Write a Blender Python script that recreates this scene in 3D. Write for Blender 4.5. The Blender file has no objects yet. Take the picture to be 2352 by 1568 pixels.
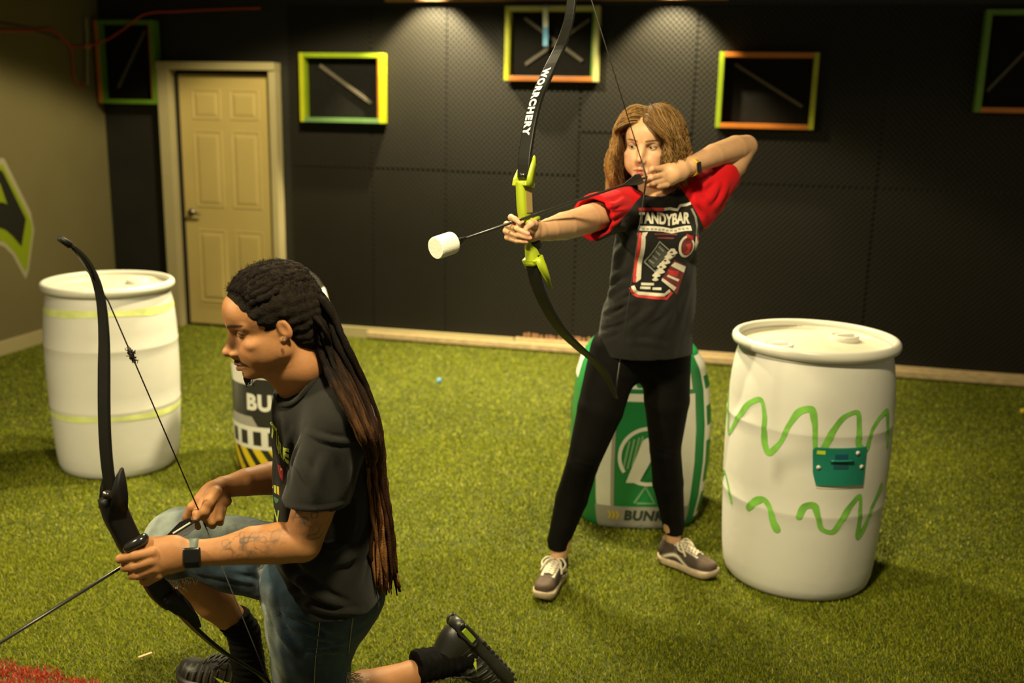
import bpy, bmesh, math, random
import numpy as np
from mathutils import Vector, Matrix
from mathutils.bvhtree import BVHTree

SC = bpy.context.scene
COL = SC.collection
rng = np.random.default_rng(7)
random.seed(7)
A_ = np.array

# ------------------------------------------------------------------ camera
CAM_H = 1.66
PITCH, ROLL, FPX = math.radians(12.8), math.radians(1.2), 2287.0
_f = A_([0, math.cos(PITCH), -math.sin(PITCH)])
_u0 = A_([0, math.sin(PITCH), math.cos(PITCH)])
_r0 = A_([1.0, 0, 0])
_r = _r0 * math.cos(ROLL) + _u0 * math.sin(ROLL)
_u = _u0 * math.cos(ROLL) - _r0 * math.sin(ROLL)
CAM = A_([0, 0, CAM_H])
cd = bpy.data.cameras.new('camera')
cam = bpy.data.objects.new('camera', cd)
COL.objects.link(cam)
cd.sensor_width = 36.0
cd.lens = FPX / 2352.0 * 36.0
cd.clip_start = 0.05
M = Matrix.Identity(4)
for i in range(3):
    M[i][0], M[i][1], M[i][2], M[i][3] = _r[i], _u[i], -_f[i], CAM[i]
cam.matrix_world = M
cd.dof.use_dof = True
cd.dof.focus_distance = 2.45
cd.dof.aperture_fstop = 2.3
SC.camera = cam


def P(x, y, Y):
    """world point seen at photo pixel (x, y) at forward distance Y metres"""
    d = _f + _r * (x - 1176) / FPX - _u * (y - 784) / FPX
    return CAM + d * (Y / d[1])


def G(x, y, z=0.0):
    """world point at photo pixel (x, y) at height z metres"""
    d = _f + _r * (x - 1176) / FPX - _u * (y - 784) / FPX
    return CAM + d * ((z - CAM_H) / d[2])


# ------------------------------------------------------------------ light
WARM = (1.0, 0.85, 0.50)
w = bpy.data.worlds.new('world')
SC.world = w
w.use_nodes = True
w.node_tree.nodes['Background'].inputs[0].default_value = (1.0, 0.85, 0.50, 1)
w.node_tree.nodes['Background'].inputs[1].default_value = 0.22
SC.view_settings.view_transform = 'Standard'
SC.view_settings.look = 'None'
SC.view_settings.exposure = 0.0
SC.view_settings.gamma = 1.0
SC.view_settings.use_curve_mapping = False


def lamp(name, kind, loc, target, power, size=0.3, angle=None, blend=0.3, color=WARM):
    l = bpy.data.lights.new(name, kind)
    l.energy = power
    l.color = color
    o = bpy.data.objects.new(name, l)
    COL.objects.link(o)
    o.location = loc
    o.rotation_euler = (Vector(target) - Vector(loc)).to_track_quat('-Z', 'Y').to_euler()
    if kind == 'SPOT':
        l.spot_size = math.radians(angle)
        l.spot_blend = blend
        l.shadow_soft_size = size
    elif kind == 'AREA':
        l.shape = 'DISK'
        l.size = size
    else:
        l.shadow_soft_size = size
    return o


# wall frame: origin, along the back wall, out of the wall towards the room
WA = math.radians(13.15)
WO = A_([0, 7.079, 0.0])
WT = A_([math.cos(WA), -math.sin(WA), 0.0])
WN = A_([-math.sin(WA), -math.cos(WA), 0.0])


def WP(u, z, off=0.0):
    return WO + WT * u + WN * off + A_([0, 0, z])


lamp('ceiling_lamp_left', 'SPOT', (-2.75, 1.45, 2.75), (-0.85, 2.6, 0.75), 430, 0.10, 78, 0.35)
lamp('ceiling_lamp_middle', 'SPOT', (-0.85, 5.15, 3.2), (-0.95, 5.18, 0.0), 560, 0.10, 132, 0.12)
lamp('ceiling_lamp_centre', 'SPOT', (0.05, 4.6, 3.3), (-0.08, 4.75, 0.0), 1300, 0.10, 90, 0.9)
lamp('ceiling_lamp_front', 'SPOT', (0.0, 1.2, 3.2), (-0.15, 3.0, 0.2), 520, 0.14, 80, 0.8)
lamp('wall_washer_left', 'SPOT', WP(-0.60, 2.64, 0.30), WP(-0.60, 0.9, 0.0), 420, 0.02, 84, 0.45)
lamp('wall_washer_right', 'SPOT', WP(1.05, 2.64, 0.30), WP(1.02, 0.9, 0.0), 270, 0.02, 80, 0.45)


# ------------------------------------------------------------------ materials
def nodes_of(m):
    m.use_nodes = True
    nt = m.node_tree
    return nt, nt.nodes, nt.links, nt.nodes['Principled BSDF']


def mat(name, color, rough=0.6, var=0.0, scale=12.0, bump=0.0, bscale=60.0, metal=0.0, spec=0.5, sss=0.0, stretch=None, sheen=0.0, coat=0.0, var2=None):
    m = bpy.data.materials.new(name)
    nt, N, L, b = nodes_of(m)
    b.inputs['Base Color'].default_value = (*color, 1)
    b.inputs['Roughness'].default_value = rough
    b.inputs['Metallic'].default_value = metal
    b.inputs['Specular IOR Level'].default_value = spec
    if coat:
        b.inputs['Coat Weight'].default_value = coat
        b.inputs['Coat Roughness'].default_value = 0.2
    if sheen:
        b.inputs['Sheen Weight'].default_value = sheen
        b.inputs['Sheen Roughness'].default_value = 0.5
    if sss:
        b.inputs['Subsurface Weight'].default_value = sss
        b.inputs['Subsurface Radius'].default_value = (0.012, 0.005, 0.003)
        b.inputs['Subsurface Scale'].default_value = 0.6
    if var or bump:
        tc = N.new('ShaderNodeTexCoord')
        mp = N.new('ShaderNodeMapping')
        L.new(tc.outputs['Object'], mp.inputs['Vector'])
        if stretch:
            mp.inputs['Scale'].default_value = stretch
    if var:
        nz = N.new('ShaderNodeTexNoise')
        nz.inputs['Scale'].default_value = scale
        nz.inputs['Detail'].default_value = 6
        L.new(mp.outputs[0], nz.inputs['Vector'])
        rp = N.new('ShaderNodeValToRGB')
        c2 = var2 or tuple(min(1, c * (1 + var)) for c in color)
        c1 = tuple(c * (1 - var) for c in color)
        rp.color_ramp.elements[0].position, rp.color_ramp.elements[1].position = 0.32, 0.68
        rp.color_ramp.elements[0].color = (*c1, 1)
        rp.color_ramp.elements[1].color = (*c2, 1)
        L.new(nz.outputs[0], rp.inputs[0])
        L.new(rp.outputs[0], b.inputs['Base Color'])
    if bump:
        nb = N.new('ShaderNodeTexNoise')
        nb.inputs['Scale'].default_value = bscale
        nb.inputs['Detail'].default_value = 4
        L.new(mp.outputs[0], nb.inputs['Vector'])
        bp = N.new('ShaderNodeBump')
        bp.inputs['Strength'].default_value = bump
        bp.inputs['Distance'].default_value = 0.01
        L.new(nb.outputs[0], bp.inputs['Height'])
        L.new(bp.outputs[0], b.inputs['Normal'])
    return m


def vmat(name, rough=0.6, sss=0.0, bump=0.0, bscale=80.0, spec=0.4, sheen=0.0):
    """base colour from the mesh's own point colours (lips, tattoos, fading, some painted light and shade)"""
    m = mat(name, (0.5, 0.5, 0.5), rough, 0, 1, bump, bscale, 0, spec, sss, None, sheen)
    nt, N, L, b = nodes_of(m)
    at = N.new('ShaderNodeAttribute')
    at.attribute_name = 'Col'
    L.new(at.outputs['Color'], b.inputs['Base Color'])
    return m


# ------------------------------------------------------------------ object helpers
ORG = {}


def new_obj(name, data, parent=None):
    o = bpy.data.objects.new(name, data)
    COL.objects.link(o)
    if parent is not None:
        o.parent = parent
    return o


def thing(name, label, cat, loc=(0, 0, 0), group=None):
    o = new_obj(name, None)
    o.empty_display_size = 0.1
    o.location = [float(v) for v in loc]
    o['label'] = label
    o['category'] = cat
    if group:
        o['group'] = group
    ORG[o] = A_(loc, float)
    return o


def tag(o, label, cat, group=None):
    o['label'] = label
    o['category'] = cat
    if group:
        o['group'] = group
    return o


def struct(o):
    o['kind'] = 'structure'
    return o


def build(name, verts, faces, material, parent=None, smooth=True, origin=None, colors=None, mats=None, fmat=None):
    """one mesh object; verts in world metres. Parts are stored relative to their thing."""
    v = np.asarray(verts, float).reshape(-1, 3)
    if parent is not None:
        org = ORG[parent]
        loc = np.zeros(3)
    else:
        org = A_(origin if origin is not None else (0, 0, 0), float)
        loc = org
    me = bpy.data.meshes.new(name)
    if isinstance(faces, np.ndarray):
        nv, nf, k = len(v), len(faces), faces.shape[1]
        me.vertices.add(nv)
        me.vertices.foreach_set('co', (v - org).astype(np.float32).ravel())
        me.loops.add(nf * k)
        me.loops.foreach_set('vertex_index', faces.astype(np.int32).ravel())
        me.polygons.add(nf)
        me.polygons.foreach_set('loop_start', np.arange(0, nf * k, k, dtype=np.int32))
        me.update(calc_edges=True)
        me.validate()
    else:
        me.from_pydata((v - org).tolist(), [], [list(map(int, f)) for f in faces])
        me.update()
    if smooth:
        me.polygons.foreach_set('use_smooth', [True] * len(me.polygons))
    for m in (mats or [material]):
        me.materials.append(m)
    if fmat is not None:
        me.polygons.foreach_set('material_index', np.asarray(fmat, np.int32))
    if colors is not None:
        at = me.color_attributes.new('Col', 'FLOAT_COLOR', 'POINT')
        c = np.ones((len(v), 4), np.float32)
        c[:, :3] = colors
        at.data.foreach_set('color', c.ravel())
    o = new_obj(name, me, parent)
    o.location = loc.tolist()
    ORG[o] = org
    return o


def copy_part(src, parent, delta=(0, 0, 0), rot=None):
    o = src.copy()
    COL.objects.link(o)
    o.parent = parent
    o.location = [src.location[i] + delta[i] for i in range(3)]
    ORG[o] = ORG[parent]
    return o


class MB:
    """collects simple solids"""

    def __init__(self):
        self.v, self.f = [], []
        self.n = 0

    def add(self, v, f):
        self.v.append(np.asarray(v, float).reshape(-1, 3))
        self.f += [tuple(i + self.n for i in q) for q in f]
        self.n += len(self.v[-1])
        return self

    def box(self, c, x, y, z):
        """centre and three half-axis vectors"""
        c, x, y, z = (A_(a, float) for a in (c, x, y, z))
        v = [c + sx * x + sy * y + sz * z for sz in (-1, 1) for sy in (-1, 1) for sx in (-1, 1)]
        f = [(0, 2, 3, 1), (4, 5, 7, 6), (0, 1, 5, 4), (2, 6, 7, 3), (0, 4, 6, 2), (1, 3, 7, 5)]
        if np.dot(np.cross(x, y), z) < 0:
            f = [q[::-1] for q in f]
        return self.add(v, f)

    def bbox_bevel(self, c, x, y, z, b=0.004):
        bm = bmesh.new()
        c, x, y, z = (A_(a, float) for a in (c, x, y, z))
        lx, ly, lz = (np.linalg.norm(a) for a in (x, y, z))
        bmesh.ops.create_cube(bm, size=1.0)
        for q in bm.verts:
            q.co = Vector((q.co.x * 2 * lx, q.co.y * 2 * ly, q.co.z * 2 * lz))
        bmesh.ops.bevel(bm, geom=bm.edges[:], offset=min(b, lx * .9, ly * .9, lz * .9), segments=2, affect='EDGES', profile=0.6)
        R = np.stack([x / lx, y / ly, z / lz])
        v = [c + A_(q.co) @ R for q in bm.verts]
        f = [tuple(q.index for q in p.verts) for p in bm.faces]
        if np.dot(np.cross(x, y), z) < 0:
            f = [q[::-1] for q in f]
        bm.free()
        return self.add(v, f)

    def tube(self, pts, rad, n=8, caps=True, wdir=None, asp=1.0):
        v, f = tube(pts, rad, n, caps, wdir, asp)
        return self.add(v, f)

    def build(self, name, material, parent=None, smooth=True, **k):
        o = build(name, np.concatenate(self.v), self.f, material, parent, smooth, **k)
        return o


def smooth_path(pts, n):
    """Catmull-Rom through the points"""
    p = np.asarray(pts, float)
    t = np.r_[0, np.cumsum(np.maximum(1e-9, np.linalg.norm(np.diff(p[:, :3], axis=0), axis=1)))]
    q = np.linspace(0, t[-1], n)
    m = np.gradient(p, t, axis=0) if len(p) > 2 else np.repeat((p[1:] - p[:1]) / (t[1] - t[0]), 2, 0)
    i = np.clip(np.searchsorted(t, q, 'right') - 1, 0, len(t) - 2)
    h = (t[i + 1] - t[i])
    s = ((q - t[i]) / h)[:, None]
    h = h[:, None]
    return (2 * s**3 - 3 * s**2 + 1) * p[i] + (s**3 - 2 * s**2 + s) * h * m[i] + (-2 * s**3 + 3 * s**2) * p[i + 1] + (s**3 - s**2) * h * m[i + 1]


def frames(p, wdir=None):
    p = np.asarray(p, float)
    T = np.gradient(p, axis=0)
    T /= np.linalg.norm(T, axis=1)[:, None] + 1e-12
    Nn = np.zeros_like(p)
    if wdir is not None:
        a = A_(wdir, float)
        for i in range(len(p)):
            n = a - T[i] * (a @ T[i])
            Nn[i] = n / np.linalg.norm(n)
    else:
        a = A_([0, 0, 1.0]) if abs(T[0][2]) < 0.9 else A_([1.0, 0, 0])
        for i in range(len(p)):
            n = a - T[i] * (a @ T[i])
            Nn[i] = n / (np.linalg.norm(n) + 1e-12)
            a = Nn[i]
    return T, Nn, np.cross(T, Nn)


def tube(pts, rad, n=8, caps=True, wdir=None, asp=1.0):
    p = np.asarray(pts, float)
    r = np.broadcast_to(np.asarray(rad, float), (len(p),))
    T, Nn, B = frames(p, wdir)
    a = np.arange(n) * 2 * math.pi / n
    ring = p[:, None] + r[:, None, None] * (np.cos(a)[None, :, None] * Nn[:, None] + np.sin(a)[None, :, None] * asp * B[:, None])
    v = ring.reshape(-1, 3)
    f = []
    for i in range(len(p) - 1):
        for j in range(n):
            k = (j + 1) % n
            f.append((i * n + j, i * n + k, (i + 1) * n + k, (i + 1) * n + j))
    if caps:
        f.append(tuple(range(n))[::-1])
        f.append(tuple((len(p) - 1) * n + j for j in range(n)))
    return v, f


def loft(pts, wdir, W, T_, caps=True, round_=0.0):
    """rectangular section swept along pts; W full width along wdir, T_ full thickness"""
    p = np.asarray(pts, float)
    Tn, Nn, B = frames(p, wdir)
    W = np.broadcast_to(np.asarray(W, float), (len(p),))
    H = np.broadcast_to(np.asarray(T_, float), (len(p),))
    c = 1 - round_
    sh = [(1, c), (c, 1), (-c, 1), (-1, c), (-1, -c), (-c, -1), (c, -1), (1, -c)] if round_ > 0 else [(1, 1), (-1, 1), (-1, -1), (1, -1)]
    n = len(sh)
    v = np.concatenate([[p[i] + Nn[i] * a * W[i] / 2 + B[i] * b * H[i] / 2 for a, b in sh] for i in range(len(p))])
    f = []
    for i in range(len(p) - 1):
        for j in range(n):
            k = (j + 1) % n
            f.append((i * n + j, i * n + k, (i + 1) * n + k, (i + 1) * n + j))
    if caps:
        f.append(tuple(range(n))[::-1])
        f.append(tuple((len(p) - 1) * n + j for j in range(n)))
    return v, f


def lathe(profile, c, n=64, closed=False):
    pr = np.asarray(profile, float)
    a = np.arange(n) * 2 * math.pi / n
    v = np.stack([c[0] + pr[:, None, 0] * np.cos(a), c[1] + pr[:, None, 0] * np.sin(a), c[2] + np.repeat(pr[:, 1:2], n, 1)], -1).reshape(-1, 3)
    f = []
    for i in range(len(pr) - 1):
        for j in range(n):
            k = (j + 1) % n
            f.append((i * n + j, i * n + k, (i + 1) * n + k, (i + 1) * n + j))
    if not closed:
        f.append(tuple(range(n))[::-1])
        f.append(tuple((len(pr) - 1) * n + j for j in range(n)))
    return v, f


# flat print: 2-D outlines filled, diced and laid on a curved surface
def text_polys(s, size=1.0, bold=0.0, shear=0.0, spacing=1.0):
    cu = bpy.data.curves.new('txt', 'FONT')
    cu.body = s
    cu.size = size
    cu.offset = bold * size
    cu.shear = shear
    cu.space_character = spacing
    cu.align_x, cu.align_y = 'CENTER', 'CENTER'
    cu.resolution_u = 3
    o = bpy.data.objects.new('txt', cu)
    me = o.to_mesh()
    v = A_([q.co[:] for q in me.vertices])[:, :2]
    f = [tuple(p.vertices) for p in me.polygons]
    o.to_mesh_clear()
    bpy.data.objects.remove(o)
    bpy.data.curves.remove(cu)
    return v, f


def dice(v2, faces, step):
    bm = bmesh.new()
    vs = [bm.verts.new((p[0], p[1], 0)) for p in v2]
    for f in faces:
        try:
            bm.faces.new([vs[i] for i in f])
        except ValueError:
            pass
    bmesh.ops.triangulate(bm, faces=bm.faces[:])
    for _ in range(7):
        e = [q for q in bm.edges if q.calc_length() > step]
        if not e:
            break
        bmesh.ops.subdivide_edges(bm, edges=e, cuts=1)
        bmesh.ops.triangulate(bm, faces=[f for f in bm.faces if len(f.verts) > 3])
    bm.verts.index_update()
    v = A_([q.co[:2] for q in bm.verts])
    f = [tuple(q.index for q in p.verts) for p in bm.faces]
    bm.free()
    return v, f


def ribbon2(pts, w, closed=False):
    """2-D band of width w along a path -> quads"""
    p = np.asarray(pts, float)
    if closed:
        p = np.vstack([p, p[:1]])
    t = np.gradient(p, axis=0)
    if closed:
        t[0] = t[-1] = p[1] - p[-2]
    t /= np.linalg.norm(t, axis=1)[:, None] + 1e-9
    n = np.stack([-t[:, 1], t[:, 0]], 1)
    w = np.broadcast_to(np.asarray(w, float), (len(p),))[:, None]
    v = np.concatenate([p - n * w / 2, p + n * w / 2])
    k = len(p)
    return v, [(i, i + 1, k + i + 1, k + i) for i in range(k - 1)]


def poly2(pts):
    return np.asarray(pts, float), [tuple(range(len(pts)))]


def rect2(x0, y0, x1, y1):
    return poly2([(x0, y0), (x1, y0), (x1, y1), (x0, y1)])


def disc2(cx, cy, r, n=24, ry=None):
    a = np.arange(n) * 2 * math.pi / n
    return poly2(np.stack([cx + r * np.cos(a), cy + (ry or r) * np.sin(a)], 1))


def merge2(*items):
    V, Fc, n = [], [], 0
    for v, f in items:
        V.append(np.asarray(v, float))
        Fc += [tuple(i + n for i in q) for q in f]
        n += len(v)
    return np.concatenate(V), Fc


def laid(name, shape, func, material, parent, step=0.02, **k):
    v, f = dice(*shape, step)
    q = A_([func(a, b) for a, b in v])
    return build(name, q, f, material, parent, smooth=True, **k)
# ------------------------------------------------------------------ room shell
m_black_wall = mat('black_paint', (0.0085, 0.0078, 0.0055), 0.55, 0.25, 3.0, 0.15, 40)
m_grey_wall = mat('grey_paint', (0.135, 0.112, 0.042), 0.75, 0.06, 2.0, 0.08, 90)
m_ceiling = mat('dark_ceiling', (0.03, 0.028, 0.025), 0.9)
m_door = mat('cream_door_paint', (0.46, 0.35, 0.12), 0.45, 0.04, 3)
m_trim = mat('pale_trim_paint', (0.38, 0.32, 0.16), 0.5, 0.05, 3)
m_wood = mat('raw_lumber', (0.46, 0.34, 0.18), 0.65, 0.22, 6, 0.2, 30, stretch=(1, 14, 14))
m_wood2 = mat('reddish_lumber', (0.34, 0.17, 0.075), 0.6, 0.25, 6, 0.2, 30, stretch=(1, 14, 14))
m_steel = mat('dull_steel', (0.20, 0.18, 0.15), 0.35, metal=1.0)

# floor under the turf
mb = MB()
mb.box((0, 4.0, -0.05), (5.5, 0, 0), (0, 4.6, 0), (0, 0, 0.05))
m_thatch = mat('turf_backing', (0.05, 0.060, 0.004), 0.95, 0.35, 60)
floor = struct(mb.build('floor', m_thatch, smooth=False))

# back wall with rubber mats hung on it
mb = MB()
mb.box(WP(0.6, 1.6, -0.06), WT * 3.95, WN * 0.05, (0, 0, 1.6))
wall_back = struct(mb.build('wall_back', m_black_wall, smooth=False))

m_mat = bpy.data.materials.new('embossed_rubber')
nt, N, L, b = nodes_of(m_mat)
b.inputs['Base Color'].default_value = (0.0085, 0.0070, 0.0038, 1)
b.inputs['Roughness'].default_value = 0.5
b.inputs['Specular IOR Level'].default_value = 0.25
tc = N.new('ShaderNodeTexCoord')
mp = N.new('ShaderNodeMapping')
mp.inputs['Rotation'].default_value = (0, 0, 0)
L.new(tc.outputs['Object'], mp.inputs['Vector'])


def mth(op, a, b_=None, v=None):
    n = N.new('ShaderNodeMath')
    n.operation = op
    L.new(a, n.inputs[0])
    if b_ is not None:
        L.new(b_, n.inputs[1])
    if v is not None:
        n.inputs[1].default_value = v
    return n.outputs[0]


sx = N.new('ShaderNodeSeparateXYZ')
L.new(mp.outputs[0], sx.inputs[0])
fx = mth('SINE', mth('MULTIPLY', sx.outputs['X'], v=165.0))
fz = mth('SINE', mth('MULTIPLY', sx.outputs['Z'], v=165.0))
hgt = mth('MULTIPLY', fx, fz)
bp = N.new('ShaderNodeBump')
bp.inputs['Strength'].default_value = 1.0
bp.inputs['Distance'].default_value = 0.0018
L.new(hgt, bp.inputs['Height'])
L.new(bp.outputs[0], b.inputs['Normal'])
nz = N.new('ShaderNodeTexNoise')
nz.inputs['Scale'].default_value = 2.5
nz.inputs['Detail'].default_value = 5
L.new(tc.outputs['Object'], nz.inputs['Vector'])
rr = N.new('ShaderNodeMapRange')
rr.inputs[3].default_value, rr.inputs[4].default_value = 0.45, 0.65
L.new(nz.outputs[0], rr.inputs[0])
L.new(rr.outputs[0], b.inputs['Roughness'])

# mats: edges along the wall (m), rows
RZ = Matrix.Rotation(-WA, 4, 'Z')
for (u0, u1, z0, z1) in ((-1.70, -1.07, 0.07, 1.26), (-1.70, -1.07, 1.265, 2.38), (-1.06, -0.51, 0.07, 1.26), (-1.06, -0.51, 1.27, 2.38), (-0.50, 0.44, 0.07, 1.255), (-0.50, 0.44, 1.265, 2.38), (0.45, 1.20, 0.07, 1.55), (0.45, 1.20, 1.56, 2.38), (1.21, 2.40, 0.07, 1.24), (1.21, 2.40, 1.25, 2.38), (2.41, 3.60, 0.07, 1.24), (2.41, 3.60, 1.25, 2.38)):
    j = random.uniform(0.0, 0.0015)
    bm_ = MB()
    bm_.box((0, 0, 0), ((u1 - u0) / 2, 0, 0), (0, -0.006, 0), (0, 0, (z1 - z0) / 2))
    o = bm_.build('wall_mat', m_mat, smooth=False)
    o.parent = wall_back
    o.matrix_local = Matrix.Translation(WP((u0 + u1) / 2, (z0 + z1) / 2, -0.003 + j).tolist()) @ RZ

# left wall, square to the back wall
UC = -3.25
mb = MB()
cl = WP(UC, 1.6, 0)
mb.box(cl + WN * 2.45 - WT * 0.05, WT * 0.05, WN * 2.55, (0, 0, 1.6))
wall_left = struct(mb.build('wall_left', m_grey_wall, smooth=False))
# ceiling
mb = MB()
mb.box((0, 4.0, 3.5), (5.5, 0, 0), (0, 4.6, 0), (0, 0, 0.05))
struct(mb.build('ceiling', m_ceiling, smooth=False))

# header board along the top of the mats
mb = MB()
mb.bbox_bevel(WP(0.22, 2.455, 0.024), WT * 1.17, WN * 0.024, (0, 0, 0.045), 0.006)
struct(mb.build('trim_1', m_wood2, smooth=False))
mb = MB()
mb.bbox_bevel(WP(2.6, 2.46, 0.02), WT * 1.2, WN * 0.02, (0, 0, 0.045), 0.006)
struct(mb.build('trim_2', mat('black_board', (0.03, 0.027, 0.02), 0.6), smooth=False))

# baseboards: boards laid along the walls
bb = thing('baseboard_back', 'raw lumber boards laid end to end along the foot of the black wall', 'baseboard', WP(0, 0, 0))
del bb['category'], bb['label']
struct(bb)
for (u0, u1, h, t, dz, m) in ((-1.70, 0.02, 0.085, 0.03, 0, m_trim), (0.03, 0.62, 0.09, 0.032, 0, m_wood), (0.63, 1.75, 0.085, 0.03, 0, m_wood), (1.76, 2.60, 0.08, 0.03, 0, m_wood), (2.61, 3.6, 0.082, 0.03, 0, m_wood)):
    mb = MB()
    mb.bbox_bevel(WP((u0 + u1) / 2, h / 2 + dz, t / 2 + 0.006), WT * (u1 - u0) / 2, WN * t / 2, (0, 0, h / 2), 0.004)
    mb.build('board', m, bb, smooth=False)
mb = MB()
mb.bbox_bevel(WP(1.2, 0.012 + 0.028, 0.056), WT * 2.3, WN * 0.018, (0, 0, 0.022), 0.004)
mb.build('board', m_wood, bb, smooth=False)
# ragged splintered bits of the mat edge above the boards
mb = MB()
for k in range(16):
    u = 0.10 + k * 0.031 + random.uniform(-.006, .006)
    mb.bbox_bevel(WP(u, 0.098 + random.uniform(0, .012), 0.016), WT * 0.009, WN * 0.006, (0, 0, 0.012 + random.uniform(0, .01)), 0.002)
o = mb.build('splinters', m_wood2, bb, smooth=False)
o['kind'] = 'stuff'

mb = MB()
bl = WP(UC, 0, 0)
mb.bbox_bevel(bl + WN * 2.5 + WT * 0.012 + A_([0, 0, 0.05]), WT * 0.010, WN * 2.48, (0, 0, 0.05), 0.004)
struct(mb.build('baseboard_left', m_trim, smooth=False))

# door
dr = thing('door_1', '', '', WP(-2.2, 0, 0))
del dr['category'], dr['label']
struct(dr)
DU0, DU1, DZ = -2.585, -1.83, 1.905
# leaf with six raised panels
mb = MB()
mb.bbox_bevel(WP((DU0 + DU1) / 2, DZ / 2 + 0.012, 0.010), WT * (DU1 - DU0) / 2, WN * 0.016, (0, 0, DZ / 2 - 0.012), 0.003)
leaf = mb.build('door_leaf', m_door, dr, smooth=False)
dw = DU1 - DU0


def door_panel(u0, u1, z0, z1):
    # recessed moulding ring and raised field
    b_ = MB()
    o_, i_, r_ = 0.0265, 0.0265, 0.033
    def R4(e, off):
        return [WP(u0 + e, z0 + e, off), WP(u1 - e, z0 + e, off), WP(u1 - e, z1 - e, off), WP(u0 + e, z1 - e, off)]
    rings = [R4(0, 0.0262), R4(0.006, 0.0335), R4(0.016, 0.0285), R4(0.024, 0.0285), R4(0.046, 0.0345)]
    v = np.concatenate(rings)
    f = []
    for i in range(4):
        for j in range(4):
            k = (j + 1) % 4
            f.append((i * 4 + j, i * 4 + k, (i + 1) * 4 + k, (i + 1) * 4 + j))
    f.append((16, 17, 18, 19))
    b_.add(v, f)
    return b_.build('door_panel', m_door, dr, smooth=False)


for a, c in ((0.14, 0.45), (0.55, 0.86)):
    for z0, z1 in ((0.20, 0.76), (0.93, 1.50), (1.58, 1.80)):
        door_panel(DU0 + a * dw, DU0 + c * dw, z0, z1)
# jamb and casing
mb = MB()
mb.bbox_bevel(WP(-2.668, 0.975, 0.05), WT * 0.048, WN * 0.055, (0, 0, 0.975), 0.004)
mb.build('jamb', m_trim, dr, smooth=False)
mb = MB()
mb.bbox_bevel(WP(-1.797, 0.975, 0.045), WT * 0.026, WN * 0.05, (0, 0, 0.975), 0.004)
mb.build('jamb', m_trim, dr, smooth=False)
mb = MB()
mb.bbox_bevel(WP(-2.243, 1.965, 0.052), WT * 0.474, WN * 0.058, (0, 0, 0.028), 0.004)
mb.build('head_casing', m_trim, dr, smooth=False)
mb = MB()
mb.bbox_bevel(WP(-2.602, 0.96, 0.012), WT * 0.014, WN * 0.02, (0, 0, 0.95), 0.002)  # black strip between the jamb and the door leaf
mb.build('dark_strip', m_black_wall, dr, smooth=False)
# lever handle
mb = MB()
mb.tube([WP(DU0 + .055, .885, .026), WP(DU0 + .055, .885, .036)], 0.028, 16)
mb.tube([WP(DU0 + .055, .885, .036), WP(DU0 + .055, .885, .075)], 0.010, 10)
mb.tube(smooth_path([WP(DU0 + .05, .885, .072), WP(DU0 + .09, .886, .075), WP(DU0 + .15, .876, .066)], 8), [.011, .011, .010, .010, .009, .009, .008, .007], 10)
mb.build('door_handle', m_steel, dr)

# painted lettering on the left wall, cut by the frame of the photograph
m_lime_flat = mat('lime_wall_paint', (0.20, 0.26, 0.0), 0.6)
m_black_flat = mat('black_wall_paint', (0.006, 0.006, 0.003), 0.6)
m_white_flat = mat('pale_wall_paint', (0.32, 0.29, 0.17), 0.6)
CLW = WP(UC, 0, 0)


def on_left(off):
    return lambda s, z: CLW + WN * s + WT * off + A_([0, 0, z])


lt = thing('wall_lettering', 'black graffiti style letter outlined in lime and white painted on the grey wall', 'lettering', on_left(0.001)(1.2, 0.9))
out_w = [(1.60, 1.05), (1.30, 1.20), (1.145, 1.315), (1.108, 1.307), (0.9, 0.933), (0.881, 0.806), (0.971, 0.534), (1.005, 0.478), (1.029, 0.513), (1.112, 0.659), (1.183, 0.725), (1.26, 0.755), (1.40, 0.74), (1.60, 0.62)]
out_l = [(1.58, 1.02), (1.30, 1.16), (1.151, 1.272), (1.130, 1.268), (0.925, 0.913), (0.905, 0.866), (0.899, 0.807), (0.985, 0.550), (1.006, 0.530), (1.086, 0.668), (1.169, 0.752), (1.26, 0.785), (1.40, 0.77), (1.58, 0.66)]
out_b = [(1.55, 1.00), (1.30, 1.11), (1.155, 1.241), (1.130, 1.215), (0.954, 0.89), (1.022, 0.706), (1.102, 0.791), (1.156, 0.834), (1.205, 0.854), (1.28, 0.862), (1.40, 0.85), (1.55, 0.78)]
inn = [(1.24, 1.10), (1.175, 1.155), (1.123, 1.004), (1.151, 1.02), (1.21, 1.027)]
laid('outline_band', poly2(out_w), on_left(0.0015), m_white_flat, lt, 0.5)
laid('lime_band', poly2(out_l), on_left(0.0025), m_lime_flat, lt, 0.5)
laid('letter_body', poly2(out_b), on_left(0.0035), m_black_flat, lt, 0.5)
laid('lime_notch', poly2(inn), on_left(0.0045), m_lime_flat, lt, 0.5)

# ------------------------------------------------------------------ framed targets on the wall
P_LIME = mat('lime_paint', (0.22, 0.30, 0.008), 0.4, 0.10, 8)
P_YEL = mat('yellow_lime_paint', (0.36, 0.38, 0.008), 0.4, 0.10, 8)
P_GREEN = mat('green_paint', (0.10, 0.22, 0.012), 0.4, 0.12, 8)
P_ORANGE = mat('orange_paint', (0.46, 0.14, 0.015), 0.4, 0.10, 8)
P_CREAM = mat('cream_lime_paint', (0.45, 0.44, 0.16), 0.4, 0.08, 8)
P_TEAL = mat('teal_green_paint', (0.11, 0.21, 0.07), 0.4, 0.10, 8)
m_backing = mat('black_backing', (0.005, 0.0045, 0.003), 0.8, 0.2, 30, spec=0.15)
m_stick = mat('grey_batten', (0.075, 0.062, 0.040), 0.6, 0.15, 10)


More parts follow.
